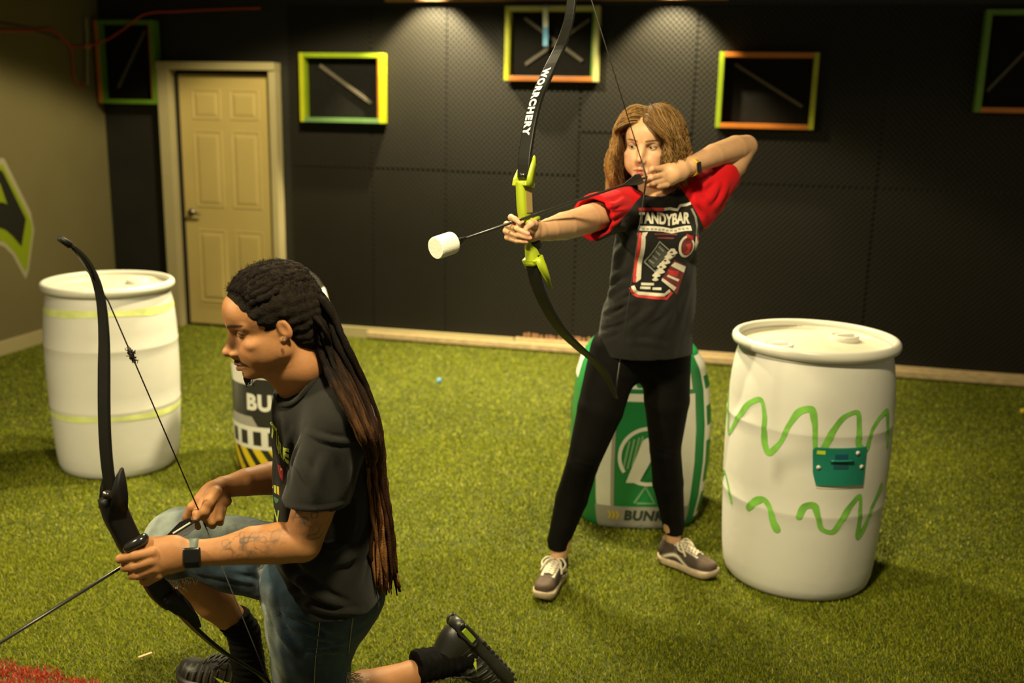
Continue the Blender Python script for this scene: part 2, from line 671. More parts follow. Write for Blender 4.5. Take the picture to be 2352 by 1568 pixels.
def wall_frame(label, u0, u1, z0, z1, left, right, top, bottom, sticks, lin=None, rin=None, w=0.032, D=0.085):
    t = thing('wall_frame', label, 'frame', WP((u0 + u1) / 2, z0, 0.012), group='painted target frames on the black wall')
    zc, uc = (z0 + z1) / 2, (u0 + u1) / 2
    hw, hh, o = (u1 - u0) / 2, (z1 - z0) / 2, 0.014 + D / 2

    def rail(c, a, z, m):
        b = MB()
        b.bbox_bevel(c, a, WN * D / 2, z, 0.003)
        b.build('rail', m, t, smooth=False)
    rail(WP(u0 + w / 2, zc, o), WT * w / 2, A_([0, 0, hh]), left)
    rail(WP(u1 - w / 2, zc, o), WT * w / 2, A_([0, 0, hh]), right)
    rail(WP(uc, z1 - w / 2, o), WT * (hw - w), A_([0, 0, w / 2]), top)
    rail(WP(uc, z0 + w / 2, o), WT * (hw - w), A_([0, 0, w / 2]), bottom)
    for side, m, hwd in ((u0 + w + 0.0025, lin, .0024), (u1 - w - 0.0078, rin, .0075)):
        if m:
            b = MB()
            b.bbox_bevel(WP(side, zc, o - 0.004), WT * hwd, WN * (D / 2 - 0.006), A_([0, 0, hh - w]), 0.001)
            b.build('inner_face', m, t, smooth=False)
    b = MB()
    b.bbox_bevel(WP(uc, zc, 0.018), WT * (hw - w), WN * 0.004, A_([0, 0, hh - w]), 0.002)
    b.build('backing', m_backing, t, smooth=False)
    for (ua, za), (ub, zb), wd in sticks:
        a, c = WP(ua, za, 0.032), WP(ub, zb, 0.034)
        d = c - a
        ln = np.linalg.norm(d)
        d /= ln
        b = MB()
        b.bbox_bevel((a + c) / 2, d * ln / 2, WN * 0.007, np.cross(d, WN) * wd / 2, 0.002)
        b.build('batten', m_stick, t, smooth=False)
    return t


wall_frame('tall frame with orange and green rails high beside the door', -3.22, -2.725, 1.685, 2.285, P_ORANGE, P_GREEN, P_GREEN, P_GREEN, [((-3.09, 1.80), (-2.83, 2.215), .022)], lin=P_GREEN, rin=P_ORANGE)
wall_frame('lime and yellow wide frame just right of the cream door', -1.578, -0.945, 1.583, 2.062, P_YEL, P_YEL, P_LIME, P_TEAL, [((-1.446, 1.979), (-1.058, 1.722), .024)], lin=P_LIME, rin=P_ORANGE)
wall_frame('highest wide frame with two crossed battens and a blue ribbon', -0.073, 0.567, 1.888, 2.372, P_YEL, P_CREAM, P_CREAM, P_ORANGE, [((0.048, 2.299), (0.453, 2.024), .022), ((0.061, 1.998), (0.493, 2.29), .022)], lin=P_YEL, rin=P_GREEN)
wall_frame('orange and yellow wide frame above the raised elbow', 1.358, 1.978, 1.607, 2.085, P_LIME, P_YEL, P_ORANGE, P_ORANGE, [((1.456, 2.013), (1.901, 1.751), .020)], lin=P_TEAL)
wall_frame('tall green frame with orange lower rail cut by the picture edge', 2.925, 3.42, 1.735, 2.342, P_GREEN, P_GREEN, P_GREEN, P_ORANGE, [((2.991, 1.863), (3.30, 2.25), .020)], lin=P_GREEN)

# ribbon tied over the top rail of the highest frame
m_ribw = mat('white_ribbon', (0.62, 0.66, 0.58), 0.5)
m_ribb = mat('blue_ribbon', (0.10, 0.32, 0.55), 0.5)
t = thing('hanging_ribbon', 'short blue and white ribbon hanging over the top rail of the highest frame', 'ribbon', WP(0.205, 2.375, 0.1))
pa = smooth_path([WP(0.205, 2.374, 0.05), WP(0.205, 2.376, 0.09), WP(0.206, 2.366, 0.108), WP(0.207, 2.30, 0.106), WP(0.209, 2.235, 0.104)], 18)
v, f = loft(pa, WT, 0.034, 0.003)
build('upper_strip', v, f, m_ribw, t, smooth=False)
pb = smooth_path([WP(0.209, 2.235, 0.104), WP(0.2105, 2.17, 0.103), WP(0.212, 2.115, 0.106)], 10)
v, f = loft(pb, WT, 0.034, 0.003)
build('lower_strip', v, f, m_ribb, t, smooth=False)

# cords and cable near the corner
m_red = mat('red_cord', (0.42, 0.05, 0.02), 0.6)
m_cable = mat('grey_cable', (0.26, 0.24, 0.19), 0.5)
m_clip = mat('orange_clip', (0.60, 0.22, 0.02), 0.5)
LWP = lambda s, z, off=0.012: CLW + WN * s + WT * off + A_([0, 0, z])
t = thing('red_cord', 'thin red cord sagging along the grey wall across the tall corner frame', 'cord', LWP(0.5, 2.2))
mb = MB()
mb.tube(smooth_path([LWP(1.6, 2.09), LWP(1.039, 2.132), LWP(0.789, 2.15), LWP(0.497, 2.165), LWP(0.44, 2.13), LWP(0.346, 2.084), LWP(0.20, 2.088), WP(-3.153, 2.123, .12), WP(-2.944, 2.225, .115), WP(-2.794, 2.317, .112), WP(-2.544, 2.347, .05), WP(-2.333, 2.361, .02), WP(-1.9, 2.372, .02)], 70), 0.0075, 7)
mb.build('cord_run', m_red, t)
mb = MB()
mb.tube(smooth_path([LWP(0.40, 2.115), LWP(0.352, 2.05), LWP(0.349, 1.92), LWP(0.33, 1.83), LWP(0.282, 1.796), LWP(0.235, 1.813), LWP(0.25, 1.84)], 24), 0.006, 7)
mb.build('hanging_loop', m_red, t)
mb = MB()
mb.tube(smooth_path([LWP(1.35, 2.15), LWP(1.0, 2.175), LWP(0.6, 2.145), LWP(0.47, 2.12)], 20), 0.008, 7)
mb.build('second_strand', mat('brown_cord', (0.12, 0.05, 0.02), 0.7), t)
t = thing('wall_cable', 'pale grey cable dropping down the grey wall near the corner', 'cable', LWP(0.2, 1.8))
mb = MB()
mb.tube(smooth_path([LWP(0.177, 2.30, .03), LWP(0.185, 2.10, .03), LWP(0.205, 1.93, .03), LWP(0.215, 1.815, .03)], 20), 0.0085, 8)
mb.build('cable_run', m_cable, t)
mb = MB()
mb.bbox_bevel(LWP(0.183, 2.086, .03), WN * 0.022, WT * 0.014, (0, 0, 0.012), 0.004)
mb.build('clip', m_clip, t, smooth=False)

# ------------------------------------------------------------------ barrels
m_poly = mat('natural_polyethylene', (0.60, 0.585, 0.53), 0.42, 0.03, 5, 0.05, 30, spec=0.45, sss=0.0)
m_poly_rim = mat('polyethylene_rim', (0.61, 0.59, 0.51), 0.38, spec=0.5)
m_lid = mat('worn_lid', (0.58, 0.53, 0.41), 0.45, 0.08, 7)
m_paint_g = mat('green_spray_paint', (0.17, 0.43, 0.055), 0.6, 0.25, 14)
m_paint_y = mat('faded_lime_paint', (0.60, 0.66, 0.24), 0.6, 0.18, 12)
BR = 0.292


def barrel_r(z, zs=1.0):
    """outer radius of the drum at height z"""
    pr = BARREL
    return float(np.interp(z / zs, [p[1] for p in pr], [p[0] for p in pr]))


BARREL = [(0.225, 0.0), (0.247, 0.006), (0.262, 0.022), (0.270, 0.05), (0.2755, 0.10), (0.281, 0.18), (0.2855, 0.27), (0.2875, 0.315), (0.2895, 0.323), (0.2895, 0.331), (0.2880, 0.339), (0.2905, 0.40), (0.292, 0.48), (0.2915, 0.56), (0.2905, 0.597), (0.2925, 0.604), (0.2925, 0.612), (0.2905, 0.620), (0.2885, 0.68), (0.284, 0.74), (0.277, 0.79), (0.270, 0.823), (0.2655, 0.838), (0.2645, 0.846)]
RIM = [(0.2645, 0.844), (0.278, 0.848), (0.2875, 0.855), (0.2915, 0.866), (0.290, 0.878), (0.283, 0.886), (0.275, 0.889), (0.268, 0.885), (0.2645, 0.874), (0.262, 0.858)]


def barrel(label, c, bungs, zs=1.0):
    t = thing('plastic_barrel', label, 'barrel', (c[0], c[1], 0), group='white plastic barrels on the turf')
    c3 = (c[0], c[1], 0.0)
    v, f = lathe(A_(BARREL) * A_([1, zs]), c3, 96)
    build('drum_body', v, f, m_poly, t)
    dz = .889 * (zs - 1)
    v, f = lathe(A_(RIM) + A_([0, dz]), c3, 96, closed=True)
    build('rim', v, f, m_poly_rim, t)
    v, f = lathe([(0.2635, 0.846), (0.262, 0.866), (0.258, 0.856), (0.250, 0.849), (0.20, 0.847), (0.10, 0.848), (0.001, 0.848)], A_(c3) + A_([0, 0, dz]), 72, closed=True)
    build('lid', v, f, m_lid, t)
    for a, rr in bungs:
        bx, by = c[0] + rr * math.cos(math.radians(a)), c[1] + rr * math.sin(math.radians(a))
        mb = MB()
        v, f = lathe([(0.052, 0.846), (0.052, 0.866), (0.046, 0.870), (0.044, 0.862), (0.002, 0.861)], (bx, by, dz), 24, closed=True)
        mb.add(v, f)
        mb.bbox_bevel((bx, by, 0.865 + dz), (0.036, 0.01, 0), (-0.002, 0.008, 0), (0, 0, 0.007), 0.003)
        mb.build('bung', m_poly_rim, t)
    return t


def on_drum(c, off):
    def fn(deg, z):
        r = barrel_r(z, 1.035 if c[0] > 0 else 1.0) + off
        return A_([c[0] + r * math.cos(math.radians(deg)), c[1] + r * math.sin(math.radians(deg)), z])
    return fn


CR, CL_ = (1.085, 3.48), (-1.86, 4.51)
tr = barrel('white barrel with green squiggles and a teal plate beside the aiming archer', CR, [(35, 0.165), (205, 0.165)], 1.035)
tl = barrel('white barrel with two faded lime bands in front of the grey wall', CL_, [(60, 0.165), (240, 0.165)])


def drum_stroke(c, pts, w, name, m, parent, off=0.0015, n=None, dabs=True):
    """a sprayed line: path in (degrees, z); width w metres"""
    p = A_(pts, float)
    k = math.radians(1) * 0.291
    q = p.copy()
    q[:, 0] *= k
    q = smooth_path(q, n or len(p) * 9)
    # soft, uneven width like spray paint
    ww = w * (1 + 0.20 * np.sin(np.arange(len(q)) * 0.16) + 0.06 * np.sin(np.arange(len(q)) * .53))
    fn = on_drum(c, off)
    if not dabs:
        return laid(name, ribbon2(q, ww), lambda a, z: fn(a / k, z), m, parent, 0.03)
    d = np.r_[0, np.cumsum(np.linalg.norm(np.diff(q, axis=0), axis=1))]
    s = np.arange(0, d[-1], w / 5)
    return laid(name, merge2(*[disc2(np.interp(t, d, q[:, 0]), np.interp(t, d, q[:, 1]), np.interp(t, d, ww) / 2, 12) for t in s]), lambda a, z: fn(a / k, z), m, parent, 0.03)


up = [(167.4, .708), (179.3, .615), (183.8, .556), (199.4, .639), (209.8, .701), (218.9, .723), (222.7, .679), (223.8, .618), (225.4, .570), (227.9, .546), (234.9, .582), (241.4, .664), (248.1, .714), (254.1, .721), (256.4, .688), (258.5, .601), (259.9, .553), (264.7, .596), (269.9, .658), (276.8, .703), (284.7, .715), (287.5, .656), (289.2, .594), (293.5, .578), (299, .650), (305.7, .686), (313.6, .699), (316.8, .647), (320, .566)]
drum_stroke(CR, up, 0.021, 'squiggle', m_paint_g, tr)
drum_stroke(CR, [(167.5, .27), (167.6, .329), (181.3, .394), (189.8, .358), (195.6, .309)], 0.018, 'squiggle', m_paint_g, tr)
drum_stroke(CR, [(215.3, .321), (221.4, .357), (227.8, .372), (231.8, .351), (235.4, .299), (238.5, .272)], 0.024, 'squiggle', m_paint_g, tr)
drum_stroke(CR, [(252.3, .335), (255.9, .378), (260.7, .384), (264.6, .345), (268.6, .296), (275.3, .287), (281.3, .331), (287.5, .385), (292.9, .413), (296.0, .343), (297.8, .259), (303.3, .30), (307.9, .36), (317.1, .427)], 0.021, 'squiggle', m_paint_g, tr)
for z, w_ in ((0.775, 0.030), (0.300, 0.026)):
    drum_stroke(CL_, [(a, z + 0.004 * math.sin(a * 0.05)) for a in range(150, 391, 20)], w_, 'faded_band', m_paint_y, tl, dabs=False)

# teal plate screwed to the right barrel
m_teal = mat('teal_plastic', (0.012, 0.17, 0.115), 0.35, 0.08, 9)
m_teal_d = mat('dark_teal', (0.01, 0.075, 0.085), 0.4)
m_tag_y = mat('yellow_green_tag', (0.45, 0.58, 0.02), 0.5)
m_pale = mat('pale_sticker', (0.66, 0.64, 0.50), 0.5)
K = math.radians(1) * 0.291
pd = lambda off: (lambda a, z: on_drum(CR, off)(a / K, z))
pl = [(257.2, .583), (258.9, .592), (293.7, .592), (293.7, .458), (261.1, .461), (258.5, .504)]
plv = A_([(a * K, z) for a, z in pl])
v, f = dice(*poly2(plv), 0.02)
front = A_([pd(0.009)(a, z) for a, z in v])
mb = MB()
mb.add(front, f)
ring_f = A_([pd(0.009)(a, z) for a, z in smooth_path(np.vstack([plv, plv[:1]]), 7)]) if False else None
edge = []
n_ = len(plv)
for i in range(n_):
    a0, a1 = plv[i], plv[(i + 1) % n_]
    for s in np.linspace(0, 1, 9)[:-1]:
        edge.append(a0 + (a1 - a0) * s)
e0 = A_([pd(0.0005)(a, z) for a, z in edge])
e1 = A_([pd(0.009)(a, z) for a, z in edge])
k_ = len(edge)
mb.add(np.concatenate([e0, e1]), [(i, k_ + i, k_ + (i + 1) % k_, (i + 1) % k_) for i in range(k_)])
plate = mb.build('teal_plate', m_teal, tr, smooth=False)
plate['label'] = 'teal plastic plate with a yellow tag'
ORG[plate] = ORG[tr]
laid('pale_strip', rect2(261.5 * K, .447, 292.8 * K, .4585), pd(0.002), m_pale, plate, 0.02)
laid('yellow_tag', rect2(259.8 * K, .571, 265.1 * K, .584), pd(0.0102), m_tag_y, plate, 0.02)
laid('slot_shade', rect2(271.5 * K, .556, 280 * K, .572), pd(0.0102), mat('blue_teal', (0.01, 0.06, 0.12), 0.4), plate, 0.02)
laid('slot_shade', rect2(271.0 * K, .520, 281.0 * K, .542), pd(0.0102), m_teal_d, plate, 0.02)
mb = MB()
sa = A_([pd(0.016)(a * K, .551) for a in np.linspace(268.5, 283.5, 8)])
mb.tube(sa, 0.004, 6)
mb.build('slot_lip', m_teal, plate)
for a, z in ((261.6, .525), (286.8, .575), (290.6, .525)):
    q = pd(0.009)(a * K, z)
    q2 = pd(0.013)(a * K, z)
    mb = MB()
    mb.tube([q, q2], 0.0075, 12)
    mb.build('screw', mat('pale_screw', (0.6, 0.58, 0.5), 0.4), plate)

# ------------------------------------------------------------------ inflatable bunkers
m_vin_b = mat('black_vinyl', (0.022, 0.021, 0.019), 0.35, 0.2, 5, 0.06, 8)
m_vin_w = mat('white_vinyl', (0.66, 0.65, 0.58), 0.4, 0.06, 6)
m_vin_s = mat('grey_vinyl', (0.30, 0.29, 0.25), 0.4, 0.08, 6)
m_vin_y = mat('yellow_vinyl', (0.62, 0.46, 0.01), 0.4, 0.06, 6)
m_vin_g = mat('green_vinyl', (0.010, 0.18, 0.045), 0.38, 0.12, 5)
m_vin_gl = mat('light_green_print', (0.16, 0.34, 0.16), 0.4)
m_vin_dk = mat('dark_print', (0.03, 0.045, 0.03), 0.45)

BKC = (-1.06, 4.49)
BK_PR = [(0.185, 0.0), (0.214, 0.012), (0.228, 0.05), (0.233, 0.12), (0.236, 0.25), (0.235, 0.42), (0.231, 0.58), (0.225, 0.70), (0.214, 0.80), (0.196, 0.86), (0.168, 0.91), (0.125, 0.945), (0.07, 0.965), (0.002, 0.97)]
tb = thing('inflatable_bunker', 'black white and yellow striped round inflatable bunker behind the kneeling man', 'bunker', (BKC[0], BKC[1], 0), group='inflatable bunkers')
v, f = lathe(smooth_path(BK_PR, 44), (BKC[0], BKC[1], 0), 64)
build('bunker_body', v, f, m_vin_b, tb)
KB = math.radians(1) * 0.234


def on_bk(off):
    def fn(a, z):
        r = float(np.interp(z, [p[1] for p in BK_PR], [p[0] for p in BK_PR])) + off
        d = math.radians(a / KB)
        return A_([BKC[0] + r * math.cos(d), BKC[1] + r * math.sin(d), z])
    return fn


F0 = 283.0  # degrees facing the camera
fu = lambda deg: deg * KB


def band(name, z0, z1, m, off=0.0015, a0=-90, a1=449):
    n = 60
    a = np.linspace(a0, a1 - 90 if a1 == 449 else a1, n)
    v = np.concatenate([[(fu(x), z0) for x in a], [(fu(x), z1) for x in a]])
    return laid(name, (v, [(i, i + 1, n + i + 1, n + i) for i in range(n - 1)]), on_bk(off), m, tb, 0.05)


band('top_cap', 0.82, 0.895, m_vin_w)
band('yellow_ring', 0.745, 0.815, m_vin_y)
band('yellow_ring', 0.545, 0.62, m_vin_y)
band('white_ring', 0.495, 0.540, m_vin_w)
band('white_ring', 0.165, 0.272, m_vin_w)
# notched edges of the white rings
for k in range(4):
    a = 226 + k * 90
    laid('notch', poly2([(fu(a - 26), .497), (fu(a - 18), .463), (fu(a + 18), .463), (fu(a + 26), .497)]), on_bk(.0018), m_vin_w, tb, 0.04)
    laid('notch', poly2([(fu(a - 27), .271), (fu(a - 19), .318), (fu(a + 19), .318), (fu(a + 27), .271)]), on_bk(.0018), m_vin_s, tb, 0.04)
for k in range(20):
    a = 233 + k * 18
    laid('dark_square', rect2(fu(a - 5.0), .184, fu(a + 5.0), .250), on_bk(.0028), m_vin_b, tb, 0.05)
for k in range(18):
    a = F0 + k * 20
    laid('hazard_stripe', poly2([(fu(a), .048), (fu(a + 11), .048), (fu(a - 9), .166), (fu(a - 20), .166)]), on_bk(.0018), m_vin_y, tb, 0.05)
v, f = text_polys('BUNKER', 0.112, 0.05, spacing=1.1)
v = v - v.min(0)
v = v * A_([.40 / v[:, 0].max(), .078 / v[:, 1].max()]) + A_([fu(239), .347])
bt = laid('bunker_lettering', (v, f), on_bk(.002), m_vin_w, tb, 0.04)

# green bunker: softly squared, tapering upwards
GC = A_([0.548, 4.06, 0])


def g_half(z):
    return float(np.interp(z, [0, .02, .06, .15, .30, .45, .60, .68, .74, .78, .80], [.235, .252, .262, .278, .288, .286, .270, .250, .215, .15, .02]))


def on_gr(a, z, off=0.0):
    """a: degrees around, softly squared section"""
    t = math.radians(a)
    h = g_half(z)
    e = 3.2
    c, s = math.cos(t), math.sin(t)
    k = (abs(c) ** e + abs(s / 0.92) ** e) ** (-1 / e)
    return GC + A_([(h + off) * k * c, (h + off) * k * s, z])


tg = thing('inflatable_bunker', 'green and white boxy inflatable bunker behind the standing archer', 'bunker', GC, group='inflatable bunkers')
zs = np.r_[np.linspace(0, .08, 7), np.linspace(.1, .7, 22), np.linspace(.715, .80, 10)]
n = 72
v = A_([on_gr(i * 360 / n, z) for z in zs for i in range(n)])
f = [(i * n + j, i * n + (j + 1) % n, (i + 1) * n + (j + 1) % n, (i + 1) * n + j) for i in range(len(zs) - 1) for j in range(n)]
f += [tuple(range(n))[::-1], tuple((len(zs) - 1) * n + j for j in range(n))]
build('bunker_body', v, f, m_vin_g, tg)


def front_map(off):
    # panel coordinates (x metres across the front, z)
    def fn(x, z):
        h = g_half(z)
        a = 270 + math.degrees(math.atan2(x, 0.28))
        return on_gr(a, z, off)
    return fn


fm = lambda nm, sh, off, m, st=0.03: laid(nm, sh, front_map(off), m, tg, st)
fm('grey_foot_band', rect2(-.245, .012, .245, .115), .0015, m_vin_s)
fm('white_panel', rect2(-.235, .115, -.150, .56), .0015, m_vin_w)
fm('white_panel', rect2(.150, .115, .235, .56), .0015, m_vin_w)
fm('grey_edge', rect2(-.152, .115, -.135, .56), .0018, m_vin_s)
fm('grey_edge', rect2(.135, .115, .152, .56), .0018, m_vin_s)
fm('white_band', rect2(-.235, .56, .235, .592), .0018, m_vin_w)
fm('white_band', rect2(-.22, .61, .22, .70), .0018, m_vin_w)
fm('green_field', poly2([(-.12, .70), (-.05, .615), (.05, .615), (.12, .70)]), .0026, m_vin_g)
for k, x in enumerate((-.168, -.148, -.128)):
    fm('chevron', poly2([(x, .092), (x + .010, .092), (x + .021, .074), (x + .010, .056), (x, .056), (x + .010, .074)]), .003, m_vin_y)
v, f = text_polys('BUNKER', 0.075, 0.05, shear=0.12, spacing=1.1)
v = (v - v.mean(0)) * A_([.27 / np.ptp(v[:, 0]), .048 / np.ptp(v[:, 1])])
v += A_([.042, .074])
laid('bunker_lettering', (v, f), front_map(.003), m_vin_dk, tg, 0.03)
# round emblem: open ring and a bold letter A
an = np.radians(np.linspace(72, 215, 26))
fm('emblem_ring', ribbon2(np.stack([.012 + .125 * np.cos(an), .335 + .118 * np.sin(an)], 1), .016), .003, m_vin_w)
an = np.radians(np.linspace(238, 420, 34))
fm('emblem_ring', ribbon2(np.stack([.012 + .125 * np.cos(an), .335 + .118 * np.sin(an)], 1), .016), .003, m_vin_w)
A_out = [(-.082, .222), (-.018, .402), (-.004, .414), (.044, .414), (.056, .402), (.118, .222), (.060, .222), (.020, .318), (-.026, .222)]
fm('emblem_letter', poly2(A_out), .0034, m_vin_w)
fm('emblem_triangle', poly2([(-.008, .238), (.044, .238), (.020, .300)]), .0034, m_vin_g)
for x0 in (-.085, -.065, -.045, -.030):
    fm('scratch_print', ribbon2([(x0 - .012, .27 + (x0 + .085) * .6), (x0 + .012, .40 + (x0 + .085) * .4)], .010), .0026, m_vin_gl)
fm('small_triangle', ribbon2([(-.042, .132), (.004, .205), (.050, .132), (-.03, .132)], .012), .003, m_vin_gl)
fm('small_triangle', ribbon2([(-.012, .545), (.004, .545), (.030, .46), (.055, .545)], .010), .003, m_vin_gl)
# side ladders
for sgn, lab in ((1, 0), (-1, 180)):
    side = lambda off, s=sgn: (lambda y, z: on_gr((360 if s > 0 else 180) + s * math.degrees(math.atan2(y, .28)), z, off))
    if sgn > 0:
        laid('white_panel', rect2(-.24, .05, -.06, .73), side(.0015), m_vin_w, tg, .04)
        for z0, z1 in ((.07, .16), (.205, .385), (.45, .53), (.60, .65)):
            laid('green_block', rect2(-.215, z0, -.085, z1), side(.0028), m_vin_g, tg, .04)
        laid('grey_edge', rect2(-.065, .05, -.045, .73), side(.002), m_vin_s, tg, .04)
    else:
        laid('white_cap', rect2(-.05, .60, .24, .70), side(.0015), m_vin_w, tg, .04)
        laid('yellow_patch', rect2(.14, .62, .20, .66), side(.0028), m_vin_y, tg, .04)
        an = np.radians(np.linspace(20, 340, 20))
        laid('yellow_emblem', ribbon2(np.stack([.16 + .05 * np.cos(an), .42 + .075 * np.sin(an)], 1), .024), side(.0028), m_vin_y, tg, .04)

# ------------------------------------------------------------------ small things lying on the turf
m_splint = mat('split_wood', (0.62, 0.42, 0.20), 0.6)
g0 = G(318, 1510, .022)
g1 = G(349, 1499, .022)
mb = MB()
d = g1 - g0
ln = np.linalg.norm(d)
d /= ln
mb.bbox_bevel((g0 + g1) / 2, d * ln / 2, np.cross((0, 0, 1), d) * .0042, (0, 0, .003), .0015)
o = mb.build('wood_splint', m_splint, None, smooth=False, origin=(g0 + g1) / 2)
tag(o, 'thin pale wood splint lying on the turf near the red patch', 'splint')
g0 = A_([-0.456, 6.07, .02])
mb = MB()
mb.bbox_bevel(g0, (.012, .004, .004), (-.003, .010, .002), (0, 0, .009), .003)
o = mb.build('blue_scrap', mat('blue_plastic', (0.10, 0.28, 0.50), 0.5), None, smooth=False, origin=g0)
tag(o, 'small blue scrap on the turf near the back wall', 'scrap')
g0 = A_([3.03, 5.66, .02])
mb = MB()
mb.bbox_bevel(g0, (.014, .003, .002), (-.003, .012, .003), (0, 0, .008), .003)
o = mb.build('yellow_scrap', mat('yellow_plastic', (0.6, 0.45, 0.03), 0.5), None, smooth=False, origin=g0)
tag(o, 'small yellow scrap on the turf at the right picture edge', 'scrap')


# ------------------------------------------------------------------ sculpting volumes (smooth unions, meshed by surface nets)
def unit(a):
    a = np.asarray(a, float)
    return a / np.linalg.norm(a)


class Vol:
    def __init__(self, lo, hi, h, R=None, t=None, s=1.0):
        self.lo, self.h = np.asarray(lo, float), h
        self.n = np.ceil((np.asarray(hi, float) - self.lo) / h).astype(int) + 1
        self.D = np.ones(self.n, np.float32)
        self.R, self.t, self.s = R, t, s

    def _op(self, fn, lo, hi, k, mode):
        m = k + 2.5 * self.h
        i0 = np.clip(np.floor((np.asarray(lo) - m - self.lo) / self.h).astype(int), 0, self.n)
        i1 = np.clip(np.ceil((np.asarray(hi) + m - self.lo) / self.h).astype(int) + 1, 0, self.n)
        if (i1 <= i0).any():
            return self
        ax = [(self.lo[a] + self.h * np.arange(i0[a], i1[a])).astype(np.float32) for a in range(3)]
        Q = np.stack(np.meshgrid(*ax, indexing='ij'), -1)
        d = fn(Q).astype(np.float32)
        sl = tuple(slice(i0[a], i1[a]) for a in range(3))
        a = self.D[sl]
        if mode == 'sub':
            d = -d
            r = np.maximum(a, d)
            if k > 0:
                hh = np.maximum(k - np.abs(a - d), 0)
                r = r + hh * hh / (4 * k)
        else:
            r = np.minimum(a, d)
            if k > 0:
                hh = np.maximum(k - np.abs(a - d), 0)
                r = r - hh * hh / (4 * k)
        self.D[sl] = r
        return self

    def rc(self, a, b, ra, rb, k=0.01, flat=None, mode='add'):
        a, b = np.asarray(a, np.float32), np.asarray(b, np.float32)
        n, s = (None, 1.0) if flat is None else (unit(flat[0]).astype(np.float32), flat[1])

        def fn(Q):
            q = Q - a
            e = b - a
            if n is not None:
                q = q + ((s - 1) * (q @ n))[..., None] * n
                e = e + (s - 1) * (e @ n) * n
            t = np.clip((q @ e) / max(1e-12, e @ e), 0, 1)
            return np.linalg.norm(q - t[..., None] * e, axis=-1) - (ra + (rb - ra) * t)
        m = max(ra, rb) * max(1.0, 1.0 / s)
        return self._op(fn, np.minimum(a, b) - m, np.maximum(a, b) + m, k, mode)

    def ell(self, c, r, k=0.01, R=None, mode='add'):
        c, r = np.asarray(c, np.float32), np.asarray(r, np.float32)
        Rm = None if R is None else np.asarray(R, np.float32)

        def fn(Q):
            q = Q - c
            if Rm is not None:
                q = q @ Rm
            k0 = np.linalg.norm(q / r, axis=-1)
            k1 = np.linalg.norm(q / (r * r), axis=-1)
            return k0 * (k0 - 1) / np.maximum(k1, 1e-6)
        m = r.max() if Rm is not None else r
        return self._op(fn, c - m, c + m, k, mode)

    def chain(self, pts, rad, k=0.008, flat=None, mode='add'):
        for i in range(len(pts) - 1):
            self.rc(pts[i], pts[i + 1], rad[i], rad[i + 1], k, flat, mode)
        return self

    def cut(self, p, n, k=0.0):
        """remove everything on the +n side of the plane through p"""
        p, n = np.asarray(p, np.float32), unit(n).astype(np.float32)
        ax = [(self.lo[a] + self.h * np.arange(self.n[a])).astype(np.float32) for a in range(3)]
        d = (ax[0][:, None, None] - p[0]) * n[0] + (ax[1][None, :, None] - p[1]) * n[1] + (ax[2][None, None, :] - p[2]) * n[2]
        self.D = np.maximum(self.D, d)
        return self

    def displace(self, fn, near=0.03):
        """add fn(Q) to the field near the surface"""
        idx = np.argwhere(np.abs(self.D) < near)
        Q = self.lo + idx * self.h
        self.D[tuple(idx.T)] += fn(Q).astype(np.float32)
        return self

    def mesh(self):
        D = self.D.copy()
        for a in range(3):
            sl = [slice(None)] * 3
            for e in (0, -1):
                sl[a] = e
                D[tuple(sl)] = np.maximum(D[tuple(sl)], 1e-3)
        S = D < 0
        c = np.zeros(tuple(np.array(S.shape) - 1), np.uint8)
        for o in np.ndindex(2, 2, 2):
            c += S[o[0]:S.shape[0] - 1 + o[0], o[1]:S.shape[1] - 1 + o[1], o[2]:S.shape[2] - 1 + o[2]]
        act = np.argwhere((c > 0) & (c < 8))
        idx = np.full(c.shape, -1, np.int64)
        idx[tuple(act.T)] = np.arange(len(act))
        acc = np.zeros((len(act), 3))
        cnt = np.zeros(len(act))
        cor = list(np.ndindex(2, 2, 2))
        for p in cor:
            for a in range(3):
                if p[a]:
                    continue
                q = list(p)
                q[a] = 1
                dp = D[tuple((act + p).T)].astype(float)
                dq = D[tuple((act + q).T)].astype(float)
                x = (dp < 0) != (dq < 0)
                t = np.where(x, dp / np.where(x, dp - dq, 1), 0)
                pos = np.tile(np.array(p, float), (len(act), 1))
                pos[:, a] = t
                acc += pos * x[:, None]
                cnt += x
        v = self.lo + self.h * (act + acc / cnt[:, None])
        F_ = []
        for a in range(3):
            b_, c_ = (a + 1) % 3, (a + 2) % 3
            s0 = [slice(None)] * 3
            s1 = [slice(None)] * 3
            s0[a], s1[a] = slice(0, -1), slice(1, None)
            e = S[tuple(s0)] != S[tuple(s1)]
            w_ = np.argwhere(e)
            ok = (w_[:, b_] > 0) & (w_[:, c_] > 0) & (w_[:, b_] < c.shape[b_]) & (w_[:, c_] < c.shape[c_])
            w_ = w_[ok]
            inside = S[tuple(w_.T)]
            qs = []
            for db, dc in ((-1, -1), (0, -1), (0, 0), (-1, 0)):
                k = w_.copy()
                k[:, b_] += db
                k[:, c_] += dc
                qs.append(idx[tuple(k.T)])
            f = np.stack(qs, 1)
            f[~inside] = f[~inside][:, ::-1]
            F_.append(f)
        f = np.concatenate(F_)
        f = f[(f >= 0).all(1)]
        return v, f

    def world(self, v):
        if self.R is None:
            return v
        return v * self.s @ np.asarray(self.R).T + self.t


